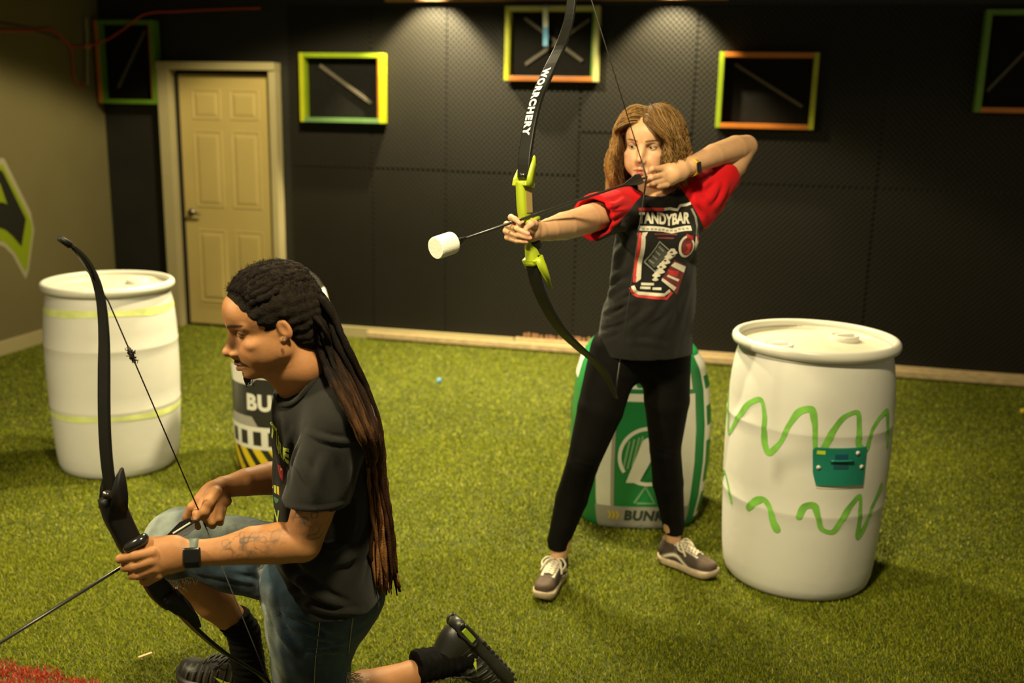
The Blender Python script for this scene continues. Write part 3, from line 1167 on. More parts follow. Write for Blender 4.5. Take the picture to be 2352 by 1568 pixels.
def relax(v, f, it=1, lam=0.5):
    """Laplacian smoothing of a quad mesh"""
    e = np.concatenate([f[:, [0, 1]], f[:, [1, 2]], f[:, [2, 3]], f[:, [3, 0]]])
    e = np.concatenate([e, e[:, ::-1]])
    for _ in range(it):
        s = np.zeros_like(v)
        for a in range(3):
            s[:, a] = np.bincount(e[:, 0], v[e[:, 1], a], len(v))
        n = np.bincount(e[:, 0], minlength=len(v))
        v = v + lam * (s / np.maximum(n, 1)[:, None] - v)
    return v


_LAT = rng.uniform(-1, 1, (32, 32, 32)).astype(np.float32)


def vnoise(q, s=1.0):
    """smooth lattice noise in -1..1; q (n,3), s cells per metre (scalar or per-axis)"""
    p = np.asarray(q, float) * s
    i = np.floor(p).astype(int)
    t = p - i
    t = t * t * (3 - 2 * t)
    r = 0
    for o in np.ndindex(2, 2, 2):
        w_ = np.prod(np.where(np.array(o) == 1, t, 1 - t), axis=1)
        j = (i + o) % 32
        r = r + w_ * _LAT[j[:, 0], j[:, 1], j[:, 2]]
    return r


def frame(fwd, up):
    """columns: right, forward, up"""
    f_ = unit(fwd)
    u_ = np.asarray(up, float)
    u_ = unit(u_ - f_ * (u_ @ f_))
    return np.stack([np.cross(f_, u_), f_, u_], 1)


def mixc(a, b, t):
    t = np.clip(t, 0, 1)[:, None]
    return a * (1 - t) + np.asarray(b) * t


def blob(p, c, r):
    """soft 0..1 mask of an ellipsoid"""
    d = np.linalg.norm((p - np.asarray(c)) / np.asarray(r), axis=1)
    return np.clip(1.6 * (1 - d) + 0.0, 0, 1)


def head_volume(R, t, s, female, lid=0.0045, lid_dz=0.0, h=0.0017, neck=None, mouth_open=0.0):
    V = Vol((-0.105, -0.135, -0.235), (0.105, 0.145, 0.135), h, R, t, s)
    g = 0.92 if female else 1.0
    # cranium
    V.ell((0, -0.012, 0.034), (0.073, 0.093, 0.082), 0.01)
    V.ell((0, 0.030, 0.030), (0.064, 0.064, 0.068), 0.02)
    # middle face and jaw
    V.ell((0, 0.038, -0.035), (0.056, 0.052, 0.072), 0.02)
    for sx_ in (-1, 1):
        V.rc((sx_ * 0.050 * g, 0.008, -0.062), (sx_ * 0.016, 0.074, -0.100), 0.017, 0.014, 0.02)
        V.rc((sx_ * 0.055 * g, 0.0, -0.02), (sx_ * 0.050 * g, 0.008, -0.062), 0.014, 0.015, 0.02)
        V.ell((sx_ * 0.043, 0.060, -0.028), (0.021, 0.018, 0.015), 0.018)
        V.ell((sx_ * 0.034, 0.058, -0.058), (0.021, 0.021, 0.027), 0.018)
    V.ell((0, 0.080, -0.105), (0.018, 0.014, 0.013), 0.016)
    V.ell((0, 0.074, -0.076), (0.027, 0.024, 0.028), 0.016)
    # brow ridge
    for sx_ in (-1, 1):
        V.rc((sx_ * 0.012, 0.084, 0.017), (sx_ * 0.046, 0.066, 0.017), 0.0085 if female else 0.0105, 0.007, 0.012)
    V.ell((0, 0.074, 0.040), (0.044, 0.022, 0.034), 0.015)
    # sockets
    for sx_ in (-1, 1):
        V.ell((sx_ * 0.0315, 0.088, -0.001), (0.0175, 0.014, 0.0115), 0.010, mode='sub')
    # nose
    V.rc((0, 0.084, 0.004), (0, 0.1085, -0.036), 0.0075, 0.0088 if female else 0.0105, 0.008)
    V.ell((0, 0.1110, -0.0395), (0.0095, 0.0105, 0.0090) if female else (0.0118, 0.0115, 0.0105), 0.006)
    for sx_ in (-1, 1):
        V.ell((sx_ * (0.0105 if female else 0.0135), 0.0985, -0.0450), (0.0072, 0.0105, 0.0072), 0.006)
        V.ell((sx_ * 0.0058, 0.1025, -0.0535), (0.0028, 0.0050, 0.0036), 0.003, mode='sub')
    V.rc((0, .086, .0), (0, .092, -.052), .011, .015, .010)
    for sx_ in (-1, 1):
        V.ell((sx_ * .026, .070, -.048), (.019, .019, .022), .016)
        V.ell((sx_ * .041, .050, -.058), (.018, .026, .028), .016)
    # philtrum ridge + lips
    zl = -0.0735
    V.rc((-0.021, 0.0880, zl - .0015), (0, 0.0985, zl + .0025), 0.0035, 0.0060, 0.004)
    V.rc((0.021, 0.0880, zl - .0015), (0, 0.0985, zl + .0025), 0.0035, 0.0060, 0.004)
    zo = zl - 0.0110 - mouth_open
    V.rc((-0.019, 0.0875, zo + .005), (0, 0.0965, zo), 0.0040, 0.0072, 0.004)
    V.rc((0.019, 0.0875, zo + .005), (0, 0.0965, zo), 0.0040, 0.0072, 0.004)
    for a, b in (((-0.023, 0.0905, zl - .004), (0, 0.1045, zl - .0042)), ((0.023, 0.0905, zl - .004), (0, 0.1045, zl - .0042))):
        V.rc(a, b, 0.0012, 0.0016 + mouth_open * .5, 0.0025, mode='sub')
    V.ell((0, 0.0985, zo - .0125), (0.014, 0.008, 0.005), 0.006, mode='sub')
    # lids with an almond opening
    for sx_ in (-1, 1):
        V.ell((sx_ * 0.0315, 0.0705, 0.0), (0.0150, 0.0140, 0.0125), 0.004)
        Rz = Matrix.Rotation(math.radians(-sx_ * 16), 3, 'Z') @ Matrix.Rotation(math.radians(sx_ * 4), 3, 'Y')
        V.ell((sx_ * 0.0322, 0.0850, -0.0008 + lid_dz), (0.0122, 0.0100, lid), 0.0012, A_(Rz), mode='sub')
    # ears
    for sx_ in (-1, 1):
        e = sx_ * 0.0725
        Re = Matrix.Rotation(math.radians(sx_ * 13), 3, 'Z') @ Matrix.Rotation(math.radians(-12), 3, 'X')
        V.ell((e + sx_ * 0.0005, -0.009, -0.008), (0.0066, 0.0140, 0.0250), 0.006, A_(Re))
        V.ell((e + sx_ * 0.0085, -0.006, -0.004), (0.0055, 0.0080, 0.0145), 0.004, A_(Re), mode='sub')
        V.ell((sx_ * 0.050, 0.024, -0.046), (0.016, 0.032, 0.034), 0.02)
        V.ell((e - sx_ * 0.0005, -0.001, -0.030), (0.0050, 0.0070, 0.0075), 0.004)
    if neck is not None:
        for (a, b, ra, rb) in neck:
            V.rc(a, b, ra, rb, 0.022)
    return V


def head_colors(p, skin, lip, cheek, brow, female, stubble=None):
    """real colouring of the face by place on the head"""
    n = vnoise(p, 90) * 0.04 + vnoise(p, 300) * 0.03
    c = np.tile(np.asarray(skin, float), (len(p), 1)) * (1 + n[:, None])
    ax = np.abs(p[:, 0])
    q = np.stack([ax, p[:, 1], p[:, 2]], 1)
    c = mixc(c, cheek, 0.55 * blob(q, (0.040, 0.075, -0.035), (0.026, 0.03, 0.024)))
    c = mixc(c, cheek, 0.5 * blob(q, (0.0, 0.115, -0.046), (0.016, 0.02, 0.014)))
    c = mixc(c, cheek, 0.5 * blob(q, (0.078, -0.01, -0.01), (0.012, 0.022, 0.034)))
    zl = -0.0775
    lipm = np.clip(1.7 * (1 - np.hypot(q[:, 0] / 0.0245, (p[:, 2] - zl + 0.0008) / (0.0125 * (1 - (q[:, 0] / 0.032) ** 2).clip(0.1)))), 0, 1) * (p[:, 1] > 0.083)
    c = mixc(c, lip, lipm)
    line = np.exp(-((p[:, 2] + 0.0778) / 0.0018) ** 2) * (q[:, 0] < 0.024) * (p[:, 1] > 0.083)
    c = mixc(c, np.asarray(lip) * 0.35, line * 0.8)
    # brows
    zb = 0.0185 + 0.0045 * np.sin(np.clip((q[:, 0] - 0.012) / 0.04, 0, 1) * 2.2)
    wd = (1.0 if female else 1.45) * np.interp(q[:, 0], [0.011, 0.016, 0.035, 0.052, 0.056], [0, .0050, .0050, .0028, 0])
    bm_ = np.clip(1.5 * (1 - np.abs(p[:, 2] - zb) / np.maximum(wd, 1e-4)), 0, 1) * (p[:, 1] > 0.04) * (wd > 0)
    c = mixc(c, brow, bm_ * (0.95 if female else 0.95))
    # lash line
    d = np.hypot((q[:, 0] - 0.0320) / 0.0142, (p[:, 2] + 0.0002) / 0.0070)
    c = mixc(c, np.asarray(brow) * 0.35, np.exp(-((d - .95) / 0.22) ** 2) * 0.95 * (p[:, 1] > 0.06) * np.where(p[:, 2] > -0.001, 1.0, .45))
    return c


def join_meshes(parts):
    """[(verts, faces, colors)] -> one"""
    V, F_, Cc, n = [], [], [], 0
    for v, f, c in parts:
        V.append(v)
        F_.append(np.asarray(f) + n)
        Cc.append(np.tile(np.asarray(c, float), (len(v), 1)) if np.ndim(c) == 1 else c)
        n += len(v)
    return np.concatenate(V), np.concatenate(F_), np.concatenate(Cc)


def eyeball(name, c, r, look, iris, parent, white=(0.62, 0.56, 0.48)):
    """eye with iris and pupil coloured by angle from the gaze"""
    bm = bmesh.new()
    bmesh.ops.create_uvsphere(bm, u_segments=40, v_segments=32, radius=1.0)
    v = A_([q.co[:] for q in bm.verts])
    f = [tuple(q.index for q in p.verts) for p in bm.faces]
    bm.free()
    R_ = frame(unit(look), (0, 0, 1)) if abs(unit(look)[2]) < .95 else frame(unit(look), (1, 0, 0))
    v = v[:, [0, 2, 1]]
    f = [q[::-1] for q in f]
    a = np.degrees(np.arccos(np.clip(v[:, 1], -1, 1)))
    col = np.tile(A_(white), (len(v), 1))
    col[a < 35] = A_(iris)
    col[a < 17] = (0.006, 0.006, 0.006)
    v = v * r
    v[:, 1] *= 1.0
    return build(name, v @ R_.T + c, f, m_eye, parent, colors=col)


m_eye = vmat('eye_surface', 0.08, spec=0.6)
# ------------------------------------------------------------------ helpers for clothing
def fold_field(folds):
    """ridges (+) and valleys (-) along paths on the cloth: (points, width, height)"""
    def fn(Q):
        r = np.zeros(len(Q))
        for pts, w_, hgt in folds:
            pts = A_(pts)
            lo, hi = pts.min(0) - 3 * w_, pts.max(0) + 3 * w_
            m = ((Q > lo) & (Q < hi)).all(1)
            if not m.any():
                continue
            q = Q[m]
            best = np.full(len(q), 9.0)
            tt = np.zeros(len(q))
            n = len(pts) - 1
            for i in range(n):
                a, e = pts[i], pts[i + 1] - pts[i]
                t = np.clip(((q - a) @ e) / (e @ e + 1e-12), 0, 1)
                d = np.linalg.norm(q - a - t[:, None] * e, axis=1)
                c = d < best
                best[c] = d[c]
                tt[c] = (i + t[c]) / n
            x = best / w_
            r[m] -= hgt * (np.exp(-x ** 2) - .45 * np.exp(-((x - 1.7) / .7) ** 2)) * np.sin(np.pi * np.clip(tt * 0.92 + 0.04, 0, 1))
        return r
    return fn


def fold_paths(rows, unit_w, unit_h):
    """folds drawn between two places on the front of the garment, following its surface"""
    out = []
    for x0, y0, x1, y1, w_, hg in rows:
        bend = .10 * math.sin(x0 * 1.7 + y0)
        pts = []
        for t in np.linspace(0, 1, 9):
            bx = bend * math.sin(math.pi * t)
            p = on_front(x0 + (x1 - x0) * t - (y1 - y0) * bx, y0 + (y1 - y0) * t + (x1 - x0) * bx, None)
            if p is not None:
                pts.append(p)
        if len(pts) > 2:
            out.append((pts, w_ * unit_w, hg * unit_h))
    return out


def split_planes(v, f, planes):
    """cut a mesh with planes; returns the meshes beyond each plane, then the rest"""
    bm = bmesh.new()
    vs = [bm.verts.new(p) for p in v]
    for q in f:
        bm.faces.new([vs[i] for i in q])
    for co, no in planes:
        bmesh.ops.bisect_plane(bm, geom=bm.verts[:] + bm.edges[:] + bm.faces[:], dist=1e-6, plane_co=co, plane_no=no)
    bm.verts.index_update()
    V = A_([q.co[:] for q in bm.verts])
    out = [[] for _ in range(len(planes) + 1)]
    for p in bm.faces:
        c = A_(p.calc_center_median())
        for i, (co, no) in enumerate(planes):
            if (c - co) @ np.asarray(no) > 0:
                out[i].append([q.index for q in p.verts])
                break
        else:
            out[-1].append([q.index for q in p.verts])
    bm.free()
    res = []
    for fs in out:
        used = sorted({i for q in fs for i in q})
        mp_ = {k: j for j, k in enumerate(used)}
        res.append((V[used], [[mp_[i] for i in q] for q in fs]))
    return res


def bvh_of(v, f):
    return BVHTree.FromPolygons([tuple(p) for p in v], [tuple(int(i) for i in q) for q in f])


def printer(bvh, O, X, Y, n, off=0.0016, reach=0.35):
    """2-D print coordinates -> cloth surface, pressed on along -n"""
    O, X, Y, n = A_(O), unit(X), unit(Y), unit(n)

    def fn(x, y):
        p = O + X * x + Y * y + n * reach
        hit = bvh.ray_cast(Vector(p), Vector(-n), reach * 2.2)
        if hit[0] is None:
            return A_([0, 0, -50.0])
        return A_(hit[0]) + n * off
    return fn


def printed(name, shape, fn, m, parent, step=0.012):
    v, f = dice(*shape, step)
    q = A_([fn(a, b) for a, b in v])
    ok = q[:, 2] > -40
    f = [t for t in f if all(ok[i] for i in t) and max(np.linalg.norm(q[t[i]] - q[t[i - 1]]) for i in range(len(t))) < step * 4]
    if not f:
        return None
    used = sorted({i for t in f for i in t})
    mp_ = {k: j for j, k in enumerate(used)}
    return build(name, q[used], [[mp_[i] for i in t] for t in f], m, parent)


def strands(paths, rad, cols, sides=4):
    """many tapered hairs: paths (n, k, 3), rad (n, k), cols (n, 3)"""
    n, k, _ = paths.shape
    T = np.gradient(paths, axis=1)
    T /= np.linalg.norm(T, axis=2, keepdims=True) + 1e-9
    ref = np.where(np.abs(T[..., 2:3]) < 0.95, A_([0, 0, 1.0]), A_([1.0, 0, 0]))
    N_ = np.cross(T, ref)
    N_ /= np.linalg.norm(N_, axis=2, keepdims=True) + 1e-9
    B = np.cross(T, N_)
    a = np.arange(sides) * 2 * math.pi / sides
    v = paths[:, :, None] + rad[:, :, None, None] * (np.cos(a)[:, None] * N_[:, :, None] + np.sin(a)[:, None] * B[:, :, None])
    base = (np.arange(n) * k * sides)[:, None, None]
    i = np.arange(k - 1)[None, :, None] * sides
    j = np.arange(sides)[None, None, :]
    j2 = (j + 1) % sides
    f = np.stack([base + i + j, base + i + j2, base + i + sides + j2, base + i + sides + j], -1).reshape(-1, 4)
    c = np.repeat(np.repeat(cols[:, None], k, 1)[:, :, None], sides, 2) if cols.ndim == 2 else np.repeat(cols[:, :, None], sides, 2)
    return v.reshape(-1, 3), f, c.reshape(-1, 3)


def foot_frame(heel, toe, up=(0, 0, 1)):
    return frame(A_(toe) - A_(heel), up)


def sneaker(parent, name, heel, toe, up, L, style, label=None):
    """a lace-up shoe in its own frame: x right, y heel to toe, z up from the sole"""
    R = foot_frame(heel, toe, up)
    o = A_(heel, float)
    W_ = lambda p: A_(p) @ R.T + o
    k = L / 0.28
    sh = thing_part(name, parent, o, label)
    ys = A_([0, .02, .06, .11, .16, .205, .24, .265, .28]) * k
    hw = A_([.012, .030, .035, .034, .040, .046, .043, .031, .010]) * k
    off = A_([0, 0, 0, .0, .002, .004, .003, .0, -.003]) * k
    # sole
    zt = style['sole']
    ring = smooth_path(np.concatenate([np.stack([off + hw, ys], 1), np.stack([off - hw, ys], 1)[::-1], [[off[0] + hw[0], ys[0]]]]).tolist(), 72)[:-1]
    n = len(ring)
    def toe_lift(y):
        return max(0.0, (y / L - 0.80) / 0.2) ** 2 * style.get('lift', .012)
    lay = []
    for z, e in ((0.0, .90), (0.006, 1.0), (zt * .55, 1.03), (zt, 1.02)):
        lay.append([W_(((x - 0) * e, (y - L / 2) * (e * .5 + .5) + L / 2, z + toe_lift(y) + style.get('heelup', 0) * max(0, 1 - y / (L * .55)))) for x, y in ring])
    v = np.concatenate(lay)
    f = [(i * n + j, i * n + (j + 1) % n, (i + 1) * n + (j + 1) % n, (i + 1) * n + j) for i in range(3) for j in range(n)]
    f += [tuple(range(n))[::-1], tuple(3 * n + j for j in range(n))]
    build('sole', v, f, style['m_sole'], sh)
    # upper
    V = Vol((-.06 * k, -.02 * k, 0), (.06 * k, .30 * k, .17 * k), 0.0028, R, o)
    z0 = zt - .004
    V.ell((.003, .222 * k, z0 + .012), (.041 * k, .054 * k, .036 * k), .01)
    V.ell((.002, .15 * k, z0 + .016), (.039 * k, .06 * k, .052 * k), .03)
    V.ell((0, .055 * k, z0 + .02), (.034 * k, .055 * k, .058 * k), .03)
    V.rc((0, .050 * k, z0 + .03), (0, .058 * k, .125 * k), .033 * k, .036 * k, .025)
    V.rc((0, .17 * k, z0 + .028), (0, .085 * k, .118 * k), .026 * k, .026 * k, .03)
    V.cut((0, 0, z0), (0, 0, -1))
    V.cut((0, .05 * k, style['top'] * k), (0, .22, 1))
    V.rc((0, .056 * k, .07 * k), (0, .060 * k, .18 * k), .027 * k, .031 * k, .004, mode='sub')
    vv, ff = V.mesh()
    vv = relax(vv, ff, 2)
    vv[:, 2] += A_([toe_lift(y) for y in vv[:, 1]])
    if style.get('heelup'):
        vv[:, 2] += style['heelup'] * np.clip(1 - vv[:, 1] / (L * .55), 0, 1)
    col = style['color'](vv / k, k)
    vw = vv @ R.T + o
    up_ = build('upper', vw, ff, style['m_upper'], sh, colors=col)
    bv = bvh_of(vv, ff)
    # laces laid across the tongue
    def top(x, y):
        h_ = bv.ray_cast(Vector((x, y, .3)), Vector((0, 0, -1)), .5)
        return A_([x, y, (h_[0].z if h_[0] else .05) + .0028])
    mb = MB()
    rows = style['rows']
    for i in range(rows):
        y = (.188 - i * .088 / (rows - 1)) * k
        s = 1 if i % 2 else -1
        p = [top(s * .021 * k, y), top(s * .008 * k, y - .004 * k), top(-s * .008 * k, y - .010 * k), top(-s * .021 * k, y - .012 * k)]
        mb.tube([W_(q) for q in smooth_path(p, 9)], style['lace_r'], 6)
        if style.get('cross'):
            p = [top(-s * .021 * k, y), top(-s * .008 * k, y - .003 * k), top(s * .008 * k, y - .010 * k), top(s * .021 * k, y - .013 * k)]
            mb.tube([W_(q) for q in smooth_path(p, 9)], style['lace_r'], 6)
    yb = .098 * k
    for s in (-1, 1):
        b0 = top(s * .004, yb) + A_([0, 0, .003])
        p = [b0, b0 + A_([s * .022, .006, .008]), b0 + A_([s * .040, .022, -.008]), b0 + A_([s * .032, .038, -.018]), b0 + A_([s * .012, .010, .002]), b0]
        mb.tube([W_(q) for q in smooth_path(p, 22)], style['lace_r'], 6)
        p = [b0, b0 + A_([s * .018, .018, .002]), b0 + A_([s * .036, .05, -.03])]
        mb.tube([W_(q) for q in smooth_path(p, 12)], style['lace_r'], 6)
    mb.build('laces', style['m_lace'], sh)
    return sh, (bv, R, o, k, W_)


def thing_part(name, parent, loc, label=None):
    """an empty that gathers a part's own pieces"""
    o = new_obj(name, None, parent)
    o.empty_display_size = .05
    o.location = (A_(loc, float) - ORG[parent]).tolist()
    ORG[o] = A_(loc, float)
    if label:
        o['label'] = label
    return o


m_skin_w = vmat('fair_skin', 0.48, sss=0.12, bump=0.04, bscale=140, spec=0.35)
m_skin_m = vmat('brown_skin', 0.55, sss=0.08, bump=0.04, bscale=140, spec=0.3)
m_tee = mat('black_cotton', (0.0105, 0.0100, 0.0084), 0.85, 0.15, 30, 0.12, 500, spec=0.15, sheen=0.10)
m_tee_r = mat('red_cotton', (0.48, 0.004, 0.008), 0.8, 0.08, 20, 0.12, 500, spec=0.15, sheen=0.05)
m_legging = mat('black_stretch_knit', (0.0034, 0.003, 0.0024), 0.8, 0.2, 20, 0.08, 300, spec=0.10)

# ================================================================== woman
wo = thing('person', 'woman in black and red shirt standing and aiming a drawn bow', 'person', (0.40, 3.42, 0.0))
SKW = A_((0.54, 0.310, 0.168))
HW = frame((-0.345, -0.93, -0.07), (0.02, 0.0, 1))
sW = 0.93
eye_w = P(1477, 337, 3.14) - HW[:, 1] * 0.0705 * sW
toHW = lambda p: (A_(p) - eye_w) @ HW / sW
nb = toHW(P(1503, 452, 3.27))
V = head_volume(HW, eye_w, sW, True, 0.0047, -0.0004, neck=[((0, -0.030, -0.06), tuple(nb + A_([0, 0, .0])), .050, .056)])
v, f = V.mesh()
c = head_colors(v, SKW, (0.40, 0.105, 0.085), (0.52, 0.24, 0.155), (0.10, 0.055, 0.022), True)
parts = [(V.world(v), f, c)]
for s_ in (-1, 1):
    eyeball('eye', V.world(A_([[s_ * .0315, .0703, -.0004]]))[0], .0121 * sW, unit(A_((-0.70, -0.66, -0.16))), (0.05, 0.06, 0.045), wo, (0.40, 0.34, 0.27))

SHR, SHL = P(1425, 480, 3.20), P(1607, 452, 3.25)
# bow arm with its hand closed round the grip
V = Vol((-0.06, 2.58, 1.27), (0.40, 3.27, 1.45), 0.0026)
arm = [SHR, P(1385, 493, 3.11), P(1350, 503, 3.025), P(1322, 512, 2.955), P(1296, 519, 2.885), P(1262, 527, 2.80), P(1238, 532, 2.745)]
V.chain(arm, [.052, .046, .0435, .041, .0405, .032, .0262], .003)
W0 = P(1236, 530, 2.74)
V.ell(P(1222, 529, 2.715), (.026, .030, .033), .016)
V.rc(P(1232, 524, 2.735), P(1196, 516, 2.70), .022, .015, .014)
V.rc(P(1232, 535, 2.735), P(1192, 540, 2.70), .022, .014, .014)


def finger(V, pts, r, k=.004):
    V.chain([A_(p) for p in pts], r, k)


finger(V, [P(1190, 508, 2.715), P(1174, 499, 2.672), P(1183, 503, 2.640), P(1194, 513, 2.632)], [.0095, .0086, .0076, .0066])
finger(V, [P(1186, 517, 2.715), P(1164, 515, 2.680), P(1186, 525, 2.636), P(1213, 537, 2.630)], [.0095, .0088, .0078, .0066])
finger(V, [P(1184, 528, 2.715), P(1162, 530, 2.682), P(1188, 540, 2.637), P(1218, 547, 2.632)], [.0092, .0085, .0076, .0064])
finger(V, [P(1186, 541, 2.715), P(1165, 545, 2.684), P(1188, 553, 2.642), P(1210, 556, 2.637)], [.0085, .0078, .0069, .0058])
finger(V, [P(1233, 523, 2.725), P(1225, 514, 2.685), P(1219, 515, 2.660), P(1209, 524, 2.643)], [.015, .0120, .0098, .0082], .006)
v, f = V.mesh()
v = relax(v, f, 2)


def skin_arm(v, base, knuckle=None):
    n = vnoise(v, 60) * 0.05 + vnoise(v, 200) * 0.03
    return np.tile(base, (len(v), 1)) * (1 + n[:, None])


c = skin_arm(v, SKW)
for p in (P(1194, 513, 2.625), P(1213, 537, 2.622), P(1218, 547, 2.625), P(1210, 556, 2.63), P(1209, 524, 2.635)):
    c = mixc(c, (0.50, 0.24, 0.16), 0.6 * blob(v, p, (.016, .016, .016)))
parts.append((v, f, c))
# drawing arm and hand hooked on the string
V = Vol((0.34, 2.98, 1.40), (0.86, 3.42, 1.66), 0.0026)
EL = P(1714, 336, 3.34)
V.chain([SHL, P(1640, 422, 3.27), P(1685, 378, 3.31), EL], [.055, .048, .043, .036], .003)
V.chain([EL, P(1690, 341, 3.305), P(1640, 357, 3.225), P(1590, 379, 3.14)], [.037, .042, .037, .0265], .003)
V.rc(P(1590, 379, 3.14), P(1545, 399, 3.095), .0255, .030, .012, flat=((-.2, -1, .1), 1.35))
V.rc(P(1560, 392, 3.11), P(1522, 398, 3.09), .031, .026, .012, flat=((-.2, -1, .1), 1.5))
V.ell(P(1530, 412, 3.10), (.032, .018, .022), .012)
finger(V, [P(1522, 388, 3.085), P(1498, 388, 3.058), P(1484, 398, 3.068), P(1492, 405, 3.090)], [.0108, .0092, .0080, .0070])
finger(V, [P(1520, 402, 3.085), P(1496, 408, 3.056), P(1481, 414, 3.068), P(1490, 420, 3.090)], [.0108, .0094, .0082, .0070])
finger(V, [P(1522, 415, 3.085), P(1500, 421, 3.060), P(1489, 424, 3.075), P(1498, 428, 3.093)], [.0102, .0088, .0076, .0066])
finger(V, [P(1532, 424, 3.090), P(1513, 428, 3.072), P(1506, 430, 3.088)], [.0100, .0084, .0072])
finger(V, [P(1548, 400, 3.115), P(1528, 398, 3.125), P(1510, 402, 3.118)], [.014, .011, .009], .008)
v, f = V.mesh()
v = relax(v, f, 1)
c = skin_arm(v, SKW)
for p in (P(1498, 388, 3.05), P(1496, 408, 3.05), P(1500, 421, 3.055), P(1739, 328, 3.35)):
    c = mixc(c, (0.50, 0.25, 0.16), 0.45 * blob(v, p, (.02, .02, .02)))
parts.append((v, f, c))
# trunk inside the clothes, legs down to the ankles
HR, KR, AR = P(1415, 805, 3.34), P(1338, 1065, 3.30), P(1282, 1283, 3.345)
HL, KL, AL = P(1528, 800, 3.40), P(1528, 1030, 3.42), P(1545, 1237, 3.50)
AR, AL = A_([AR[0], AR[1], .10]), A_([AL[0], AL[1], .115])
CH, WAI, PEL = P(1506, 545, 3.27), P(1497, 680, 3.31), P(1472, 800, 3.37)
V = Vol((0.0, 3.05, 0.02), (0.85, 3.68, 1.48), 0.008)
V.rc(P(1503, 452, 3.27), CH, .045, .065, .03)
V.rc(SHR, SHL, .04, .04, .03)
V.rc(CH, WAI, .065, .065, .03)
V.rc(WAI, PEL, .065, .09, .03)
V.chain([HR, KR, KR * .62 + AR * .38 + A_([-.004, .018, 0]), AR], [.060, .036, .036, .0315], .006)
V.chain([HL, KL, KL * .62 + AL * .38 + A_([.002, .020, 0]), AL], [.060, .036, .036, .0315], .006)
v, f = V.mesh()
parts.append((v, f, SKW))
v, f, c = join_meshes(parts)
build('body', v, f, m_skin_w, wo, colors=c)

# leggings
V = Vol((0.0, 3.1, AL[2] + .022), (0.85, 3.68, 1.0), 0.0045)
V.chain([HR, (HR + KR) / 2 + A_([.004, -.01, 0]), KR, KR * .62 + AR * .38 + A_([-.004, .018, 0]), AR + A_([0, 0, .07]), AR + A_([0, 0, .035])], [.090, .080, .056, .0575, .041, .038], .006)
V.chain([HL, (HL + KL) / 2 + A_([.004, -.01, 0]), KL, KL * .62 + AL * .38 + A_([.002, .020, 0]), AL + A_([0, 0, .06]), AL + A_([0, 0, .02])], [.090, .080, .056, .057, .041, .038], .006)
V.ell(PEL + A_([0, 0.01, -.02]), (.138, .102, .10), .05)
V.cut(AR + A_([0, 0, .050]), (0.02, -.05, -1)) if False else None
v, f = V.mesh()
V2 = V
v, f = V.mesh()
fd = [([HR + A_([.0, -.09, -.05]), PEL + A_([.02, -.11, -.12])], .012, .003), ([KR + A_([-.05, -.05, .03]), KR + A_([.05, -.05, .01])], .008, .003), ([KL + A_([-.05, -.05, .02]), KL + A_([.05, -.05, .0])], .008, .003)]
V.displace(fold_field(fd))
v, f = V.mesh()
v = relax(v, f, 1)
build('leggings', v, f, m_legging, wo)

# raglan shirt
N_W = unit((0.16, -0.985, 0.04))
S_W = unit(np.cross((0, 0, 1), -N_W))
if S_W[0] < 0:
    S_W = -S_W
V = Vol((0.02, 2.9, 0.84), (0.90, 3.62, 1.52), 0.0042)
fl = (N_W, 1.42)
V.rc(P(1505, 512, 3.265), P(1503, 610, 3.28), .128, .134, .03, fl)
V.rc(P(1503, 610, 3.28), P(1497, 690, 3.305), .134, .139, .04, (N_W, 1.32))
V.rc(P(1497, 690, 3.305), P(1481, 812, 3.36), .139, .166, .05, (N_W, 1.14))
V.rc(P(1503, 462, 3.265), SHR + A_([0, .01, -.005]), .062, .058, .05)
V.rc(P(1503, 462, 3.265), SHL + A_([0, .01, -.005]), .062, .060, .05)
V.rc(P(1425, 730, 3.315), P(1417, 815, 3.33), .050, .062, .05)
for s_ in (-1, 1):   # chest
    V.ell(P(1507, 548, 3.262) + S_W * .062 * s_ + N_W * .062, (.058, .045, .056), .04)
# sleeves
aR = unit(arm[3] - SHR)
hemR = SHR + aR * .185
V.rc(SHR, hemR, .066, .072, .03)
aL = unit(EL - SHL)
hemL = SHL + aL * .130
V.rc(SHL, hemL, .070, .068, .03)
V.rc(SHL + A_([0, 0, -.05]), P(1640, 470, 3.285), .05, .03, .04)
V.cut(P(1480, 808, 3.35), (0, 0, -1))
hem = V.D.copy()
for p, a in ((hemR, aR), (hemL, aL)):
    q = Vol(V.lo, V.lo + (V.n - 1) * V.h, V.h)
    ax = [(V.lo[i] + V.h * np.arange(V.n[i])) for i in range(3)]
    d = (ax[0][:, None, None] - p[0]) * a[0] + (ax[1][None, :, None] - p[1]) * a[1] + (ax[2][None, None, :] - p[2]) * a[2]
    near = (ax[0][:, None, None] - p[0]) ** 2 + (ax[1][None, :, None] - p[1]) ** 2 + (ax[2][None, None, :] - p[2]) ** 2 < .15 ** 2
    V.D = np.where(near, np.maximum(V.D, d), V.D).astype(np.float32)
V.rc(hemR - aR * .08, hemR + aR * .05, .050, .064, .002, mode='sub')
V.rc(hemL - aL * .07, hemL + aL * .05, .050, .059, .002, mode='sub')
# neck opening
nk = P(1501, 432, 3.255)
V.ell(nk + A_([0, -.01, .012]), (.078, .070, .052), .006, mode='sub')
px_ = lambda x, y, dd=0.0: P(x, y, 3.2 + dd)


def on_front(x, y, miss=0):
    """a point on the front of the shirt near pixel (x, y)"""
    d = _f + _r * (x - 1176) / FPX - _u * (y - 784) / FPX
    h_ = FB.ray_cast(Vector(CAM), Vector(unit(d)), 6.0)
    return A_(h_[0]) if h_[0] else (None if miss is None else P(x, y, 3.2))


